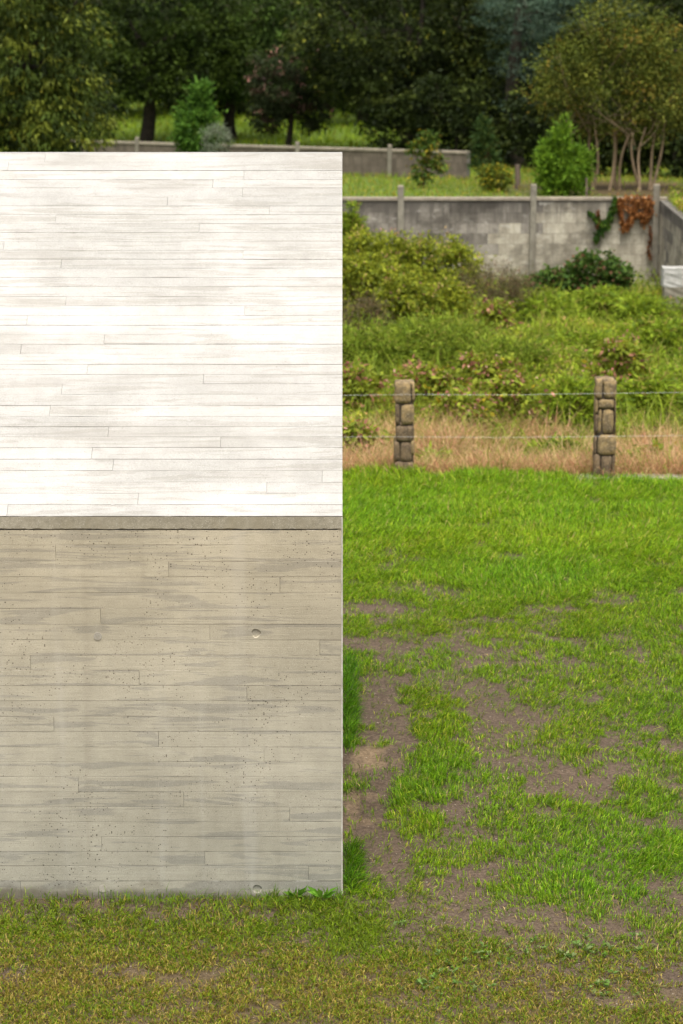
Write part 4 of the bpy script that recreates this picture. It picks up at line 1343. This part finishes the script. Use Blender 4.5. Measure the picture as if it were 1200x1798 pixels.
xx, yy = xx[k], yy[k]; n = len(xx)
hh = (0.30 + 0.55 * fbm(xx, yy, 0.9, 78)) * (0.6 + 0.6 * q.random(n)) * (1 + 0.25 * sstep(EDGE, EDGE + 1.2, yy))
blades('dry_grass', 'tall straw-coloured dry grass behind the stone posts', xx, yy, hh, 0.005 + 0.004 * q.random(n), 0.3 + 0.9 * q.random(n),
       tints(n, [(0.52, 0.33, 0.17), (0.64, 0.46, 0.24), (0.48, 0.24, 0.14), (0.24, 0.30, 0.04)], [4, 3.5, 3, 2.6], q), 34, 'grass')
n = 26000
yy = YW + 0.25 + (64 - DC - YW) * q.random(n); xx = -9 + 18 * q.random(n)
k = (xx < 0.1414 * (yy + DC) + 1.5) & (q.random(n) > 0.93 * sstep(3.0, 3.8, xx) * sstep(YW + 8, YW + 6, yy))
xx, yy = xx[k], yy[k]; n = len(xx)
blades('terrace_grass', 'rough grass on the terrace between the far walls', xx, yy, (0.06 + 0.14 * fbm(xx, yy, 1.5, 79)) * (.5 + q.random(n)), 0.012 + .01 * q.random(n), .2 + .8 * q.random(n),
       tints(n, [(0.15, 0.23, 0.014), (0.21, 0.27, 0.02), (0.32, 0.27, 0.04), (0.36, 0.26, 0.05)], [5, 4, 2, 1], q), 35, 'grass')
n = 30000
yy = 64 - DC + 38 * q.random(n); xx = -14 + 22 * q.random(n)
blades('meadow_grass', 'bright meadow grass under the far trees', xx, yy, (0.12 + 0.2 * q.random(n)), 0.03 + .02 * q.random(n), .2 + .8 * q.random(n),
       tints(n, [(0.15, 0.24, 0.012), (0.21, 0.29, 0.015), (0.26, 0.27, 0.03)], [4, 4, 1], q), 36, 'grass')

# ------------------------------------------------------------------ the lawn
def ell(lst):
    out = []
    for (px, py, rx, ry, s) in lst:
        c = on_z(px, py)
        out.append((c.x, c.y, rx * mpp(DC + c.y) * 1.05, abs(on_z(px, py - ry).y - on_z(px, py + ry).y) / 2, s))
    return out


BARE = ell([(662, 1225, 38, 70, 1), (690, 1290, 42, 45, 1), (665, 1330, 48, 50, 1), (655, 1400, 45, 70, 1), (665, 1490, 50, 55, 1), (690, 1545, 30, 25, .8),
            (850, 1232, 95, 24, .95), (770, 1195, 80, 20, .8), (915, 1258, 60, 24, .9), (890, 1290, 60, 22, .8), (1000, 1325, 100, 20, .6), (970, 1375, 80, 26, .9), (910, 1340, 60, 26, .9), (850, 1310, 22, 50, .7),
            (1065, 1375, 70, 14, .7), (690, 1130, 80, 26, .65), (670, 1085, 60, 18, .7), (760, 1045, 60, 13, .75), (690, 1032, 40, 10, .5), (905, 980, 34, 8, .8), (1010, 1030, 24, 10, .5), (880, 975, 24, 6, .7), (780, 930, 10, 4, .6),
            (900, 1612, 150, 30, 1), (1010, 1625, 110, 20, .9), (770, 1480, 55, 16, .8), (790, 1560, 50, 22, .85), (850, 1540, 50, 14, .8), (1120, 1600, 70, 18, .8), (1160, 1440, 55, 13, .85), (920, 1520, 40, 10, .6), (860, 1470, 50, 12, .6),
            (740, 1640, 50, 30, .7), (1185, 1740, 40, 36, .9), (1120, 1700, 40, 16, .6), (1050, 860, 30, 7, .7), (1110, 868, 30, 6, .6), (870, 1165, 60, 14, .5), (990, 1170, 40, 12, .5), (1090, 1130, 60, 10, .4), (960, 1090, 50, 9, .45), (1150, 1215, 50, 12, .5), (1000, 1230, 40, 10, .5),
            (700, 1760, 110, 16, .5), (560, 1650, 40, 20, .4), (640, 1590, 34, 16, .6)])
LUSH = ell([(770, 1275, 55, 38, 1), (775, 1340, 50, 40, .9), (755, 1385, 58, 38, 1), (740, 1425, 48, 42, 1.2), (735, 1470, 30, 20, .5), (1010, 1325, 32, 15, 1), (1140, 1400, 60, 40, 1), (1140, 1500, 75, 40, 1), (1060, 1260, 60, 26, .6), (960, 1450, 70, 24, .6),
            (990, 1560, 70, 30, .9), (880, 1430, 50, 26, .5), (780, 1240, 40, 16, .6), (640, 1165, 34, 26, .7), (960, 1170, 70, 30, .5), (640, 1570, 36, 30, .8), (1090, 1530, 60, 28, .8)])
STRIP = ell([(613, 1235, 12, 85, 1.3), (618, 1530, 18, 42, 1.2)])


def field_of(x, y, lst, wob=0.9, seed=60):
    v = np.zeros_like(x)
    nz = (fbm(x, y, 0.28, seed, 3) - 0.5) * wob * 2
    for (cx, cy, rx, ry, s) in lst:
        qd = ((x - cx) / rx) ** 2 + ((y - cy) / ry) ** 2 + nz
        v = np.maximum(v, s * (1 - sstep(0.45, 1.35, qd)))
    return v


def lawn_density(x, y):
    D = y + DC
    base = np.interp(D, [12, 13.6, 15, 16.5, 18, 20, 21.5, 23, 27.6], [0.85, 0.85, 0.80, 0.76, 0.76, 0.82, 0.9, 1.0, 1.12])
    nz = fbm(x, y, 0.55, 63, 4)
    nb = fbm(x, y, 0.16, 66, 3)
    d = base * sstep(0.30, 0.55, nz * 0.6 + nb * 0.4 + (base - 0.55) * 0.30)
    d = d * (1 - (0.82 + 0.10 * sstep(0.75, 0.4, x)) * field_of(x, y, BARE, 1.5)) + 0.16 * sstep(0.55, 0.68, fbm(x, y, 0.10, 68, 2)) * sstep(0.45, 0.7, fbm(x, y, 0.5, 69, 3))
    d = d * (1 - 0.75 * sstep(0.60, 0.70, fbm(x, y, 0.33, 111, 3)))
    d = np.maximum(d, 1.15 * field_of(x, y, LUSH, 0.7, 71) * sstep(0.25, 0.5, nb))
    d = np.maximum(d, 0.07 * sstep(0.35, 0.6, nb))
    st = field_of(x, y, STRIP, 0.3, 73)
    d = np.maximum(d, 1.35 * st)
    return d, st


q = np.random.default_rng(55)
parts = []


def lawn_patch(nt, xr, yr, mode):
    x = xr[0] + (xr[1] - xr[0]) * q.random(nt); y = yr[0] + (yr[1] - yr[0]) * q.random(nt)
    half = 0.1414 * (y + DC) + 2.3
    ok = (x < half) & (x > -half)
    ok &= ~((x < XE + 0.015) & (y > -0.012) & (y < YB + 0.02))
    return x[ok], y[ok]


# right-hand lawn: tufts
xt, yt = lawn_patch(205000, (-1.7, 6.3), (-1.1, EDGE + 0.03), 0)
dn, stp = lawn_density(xt, yt)
xk0, xk1 = at(1000, 838, EDGE + DC).x, at(1100, 838, EDGE + DC).x
dn = dn * (1 - sstep(EDGE - 0.5, EDGE - 0.22, yt) * (0.75 * sstep(xk0 - .1, xk0 + .1, xt) + 0.25 * sstep(xk1 - .1, xk1, xt)))
mg = 1 - 0.62 * sstep(0.15, 0.45, xt - 0.1414 * (yt + DC)) - 0.62 * sstep(0.0, -0.3, xt)
keep = q.random(len(xt)) < mg * dn * 0.66 * np.where(yt < 0, sstep(-1.1, -0.1, yt) * sstep(0.02, 0.35, xt), 1.0)
xt, yt, dn, stp = xt[keep], yt[keep], dn[keep], stp[keep]
far = sstep(20.5, 24, yt + DC)
edge = sstep(EDGE - 0.9, EDGE - 0.25, yt)
per = 8
ht = (0.062 + 0.055 * far + 0.045 * np.clip(dn - 0.6, 0, 1) + 0.05 * edge + 0.015 * stp) * (0.55 + 0.8 * fbm(xt, yt, 0.35, 80))
N = len(xt)
i = np.repeat(np.arange(N), per)
keepb = q.random(len(i)) < (0.6 + 0.4 * np.clip(dn[i], 0, 1)); i = i[keepb]
nb = len(i)
az = q.random(nb) * 6.283
rr_ = np.abs(q.normal(size=nb)) * (0.020 + 0.012 * far[i])
bx = xt[i] + np.cos(az) * rr_; by = yt[i] + np.sin(az) * rr_
bx = np.where((by < YB + 0.02) & (bx < XE + 0.008), XE + 0.008, bx)
h = ht[i] * (0.5 + 0.75 * q.random(nb))
lean = np.clip(0.25 + 0.95 * q.random(nb) + 0.25 * far[i] * q.random(nb), 0, 1.25)
wind = fbm(bx, by, 0.9, 83) * 4 - 1.0
az = np.where(q.random(nb) < 0.45, wind, az)
col = tints(nb, [(0.140, 0.270, 0.006), (0.200, 0.345, 0.008), (0.082, 0.168, 0.005), (0.33, 0.38, 0.03), (0.42, 0.33, 0.12)], [5, 4.5, 3, 1.4, 0.4], q, 0.22)
warm = (fbm(bx, by, 1.4, 86) - 0.5)[:, None]
col = np.clip(col * (1 + warm * np.array([0.5, 0.1, 0.2])), 0.004, 1)
tv = ((0.70 + 0.56 * q.random(N)) * (0.84 + 0.16 * far))[i][:, None]      # every tuft its own tone
col = np.clip(col * tv, 0.004, 1)
dark = stp[i][:, None]
col = col * (1 - dark) + dark * col * np.array([0.62, 0.8, 0.7])
# front, yellowing short turf near the camera
nearf = (sstep(14.6, 13.3, by + DC) * 0.65)
sw = q.random(nb) < nearf
col[sw] = tints(int(sw.sum()), [(0.30, 0.25, 0.07), (0.20, 0.22, 0.03), (0.36, 0.27, 0.11)], [3, 4, 2], q)
h = np.where(by < 0, h * 0.8, h)
blades('lawn_grass', 'patchy bright green lawn beside the concrete building', bx, by, h, 0.0042 + 0.0034 * q.random(nb) + 0.001 * far[i], lean, col, 57, 'grass', -0.003, az)

# turf in front of the building
xt, yt = lawn_patch(78000, (-3.6, 4.4), (-3.0, -0.02), 0)
D_ = -yt
nz = fbm(xt, yt, 0.5, 90, 4); nbz = fbm(xt, yt, 0.13, 93, 3)
soilnear = sstep(0.62, 0.10, D_ + (nbz - .5) * .3) * sstep(0.1, -0.8, xt) * 0.75
dn = (0.10 + 0.90 * sstep(0.24, 0.52, nz * 0.5 + nbz * 0.5)) * (1 - soilnear) * (1 - field_of(xt, yt, BARE) * .85)
keep = q.random(len(xt)) < dn * (0.8 - 0.25 * sstep(0, 1.0, xt)) * (1 - 0.85 * sstep(-0.9, -0.05, yt) * sstep(0.02, 0.35, xt))
xt, yt = xt[keep], yt[keep]
N = len(xt); per = 5
i = np.repeat(np.arange(N), per); nb = len(i)
az = q.random(nb) * 6.283; r_ = np.abs(q.normal(size=nb)) * 0.015
bx = xt[i] + np.cos(az) * r_; by = np.minimum(yt[i] + np.sin(az) * r_, -0.014)
h = (0.030 + 0.028 * fbm(xt, yt, 0.3, 95)[i]) * (0.5 + 0.8 * q.random(nb)) * (1 + .35 * sstep(-0.7, -0.2, by))
dry = np.clip(sstep(-0.5, -1.3, by) * 0.55 + 0.10 + (fbm(bx, by, 0.5, 97) - .5) * 0.8, 0.05, 0.85)
isdry = q.random(nb) < dry
col = tints(nb, [(0.125, 0.195, 0.008), (0.18, 0.25, 0.012), (0.08, 0.128, 0.007)], [4, 3, 3], q)
col[isdry] = tints(int(isdry.sum()), [(0.28, 0.215, 0.042), (0.40, 0.31, 0.085), (0.21, 0.205, 0.016), (0.14, 0.092, 0.032)], [4, 1.6, 4, 2.4], q)
blades('front_turf', 'short yellowing turf in front of the concrete wall', bx, by, h, 0.0050 + 0.0035 * q.random(nb), np.clip(.3 + .9 * q.random(nb), 0, 1.3), col, 58, 'grass', -0.003, az)

# taller fringe at the foot of the wall
n = 2600
bx = -2.4 + 2.42 * q.random(n); by = -0.02 - 0.14 * q.random(n) ** 1.6
k = q.random(n) < (0.25 + 0.75 * sstep(0.42, 0.6, fbm(bx, by, 0.25, 99))) * np.interp(bx, [-2.4, -1.5, -.9, 0], [.18, .3, .9, 1])
bx, by = bx[k], by[k]; n = len(bx)
hh = (0.045 + 0.10 * q.random(n) ** 2.5)
blades('wall_fringe_grass', 'thin taller grass fringe along the foot of the wall', bx, by, hh, 0.004 + .002 * q.random(n), .15 + .7 * q.random(n),
       tints(n, [(0.10, 0.20, 0.014), (0.15, 0.26, 0.02), (0.2, 0.22, .04)], [4, 3, 1], q), 59, 'grass')

# small broad-leaved weeds in the lawn
def rosettes(name, label, cs, nleaf, size, pal, seed):
    q = np.random.default_rng(seed)
    C_ = []; D_ = []; S = []
    for (x, y, s) in cs:
        for k in range(nleaf):
            a = q.random() * 6.283
            d = np.array([math.cos(a), math.sin(a), 0.35 + 0.5 * q.random()]); d /= np.linalg.norm(d)
            C_.append(np.array([x, y, float(terr(x, y)) + 0.015 + 0.02 * q.random()]) + d * size * s * 0.5 * (0.7 + .5 * q.random())); D_.append(d); S.append(size * s)
    C_ = np.array(C_); D_ = np.array(D_); S = np.array(S)
    V, F = leaves_arrays(C_, D_, S, S * 0.42, q, .3)
    o = link(name, fast_mesh(name, V, [F], np.repeat(tints(len(C_), pal, [1] * len(pal), q), 4, 0)), M_LEAF)
    return tag(o, label, 'weeds', kind='stuff')
cs = []
for (px, py, sx, sy, n) in [(1030, 1665, 40, 16, 12), (985, 1690, 30, 14, 8), (830, 1690, 60, 20, 14), (780, 1735, 70, 18, 18), (920, 1665, 30, 12, 8), (1060, 1740, 50, 20, 12), (700, 1620, 14, 6, 5), (1100, 1670, 60, 30, 9)]:
    for _ in range(n):
        p = on_z(px + q.normal() * sx * .6, py + q.normal() * sy * .6)
        cs.append((p.x, p.y, 0.6 + 0.8 * q.random()))
rosettes('lawn_weeds', 'small broad-leaved weeds scattered in the near lawn', cs, 7, 0.030, [(0.13, 0.22, 0.05), (0.12, 0.22, 0.03), (0.22, 0.28, 0.10)], 62)
# leafy weeds at the corner of the wall
for (px, py, s, lab) in [(522, 1577, 1.3, 'broad-leaved weed at the foot of the wall, left of its twin by the corner'), (566, 1580, 1.5, 'broad-leaved weed at the foot of the wall, closest to the corner')]:
    p = on_z(px, py + 6)
    root = empty('corner_weed', (p.x, min(p.y, -0.05), float(terr(p.x, -0.05))))
    tag(root, lab, 'weed', 'weeds at the wall corner')
    qq = np.random.default_rng(px)
    nl = 11
    a = qq.random(nl) * 6.283
    d = unit(np.stack([np.cos(a), -np.abs(np.sin(a)) * .6, 0.5 + .6 * qq.random(nl)], 1))
    c = np.array([0, 0, 0.03]) + d * 0.045 * s * (0.6 + .7 * qq.random((nl, 1)))
    V, F = leaves_arrays(c, d, np.full(nl, 0.065 * s), np.full(nl, 0.026 * s), qq, .3)
    link('leaves', fast_mesh('leaves', V, [F], np.repeat(tints(nl, [(0.10, 0.24, 0.02), (0.14, 0.28, 0.03)], [1, 1], qq), 4, 0)), M_LEAF, root, False)
    link('stem', tubes_mesh('stem', [tube([(0, 0, -0.01), (0, 0, 0.05 * s)], [0.003, 0.0015], 5)]), M_WEEDSTEM, root, False)

# grit and pale pebbles on the bare earth
q = np.random.default_rng(77)
n = 2600
x = -0.05 + 4.6 * q.random(n); y = -1.6 + 9.5 * q.random(n)
k = (x < 0.1414 * (y + DC) + 0.5) & ~((x < 0.02) & (y > 0)); x, y = x[k], y[k]
n = len(x)
s = 0.003 + 0.007 * q.random(n) ** 3
z = terr(x, y)
oct_ = np.array([(1, 0, 0), (0, 1, 0), (-1, 0, 0), (0, -1, 0), (0, 0, .8), (0, 0, -.8)])
V = (np.stack([x, y, z + s * .3], 1)[:, None, :] + oct_[None] * s[:, None, None] * (0.7 + .6 * q.random((n, 6, 1)))).reshape(-1, 3)
tri = np.array([(0, 1, 4), (1, 2, 4), (2, 3, 4), (3, 0, 4), (1, 0, 5), (2, 1, 5), (3, 2, 5), (0, 3, 5)])
F = (np.arange(n)[:, None, None] * 6 + tri[None]).reshape(-1, 3)
o = link('pebbles', fast_mesh('pebbles', V, [F], np.repeat(tints(n, [(0.28, 0.23, 0.17), (0.42, 0.38, 0.32), (0.16, 0.12, 0.09)], [4, 1.5, 4], q), 6, 0)), M_LEAF)
tag(o, 'fine grit and pale pebbles on the bare earth', 'pebbles', kind='stuff')
print('TRIS', sum(len(m.loops) - 2 * len(m.polygons) for m in bpy.data.meshes))
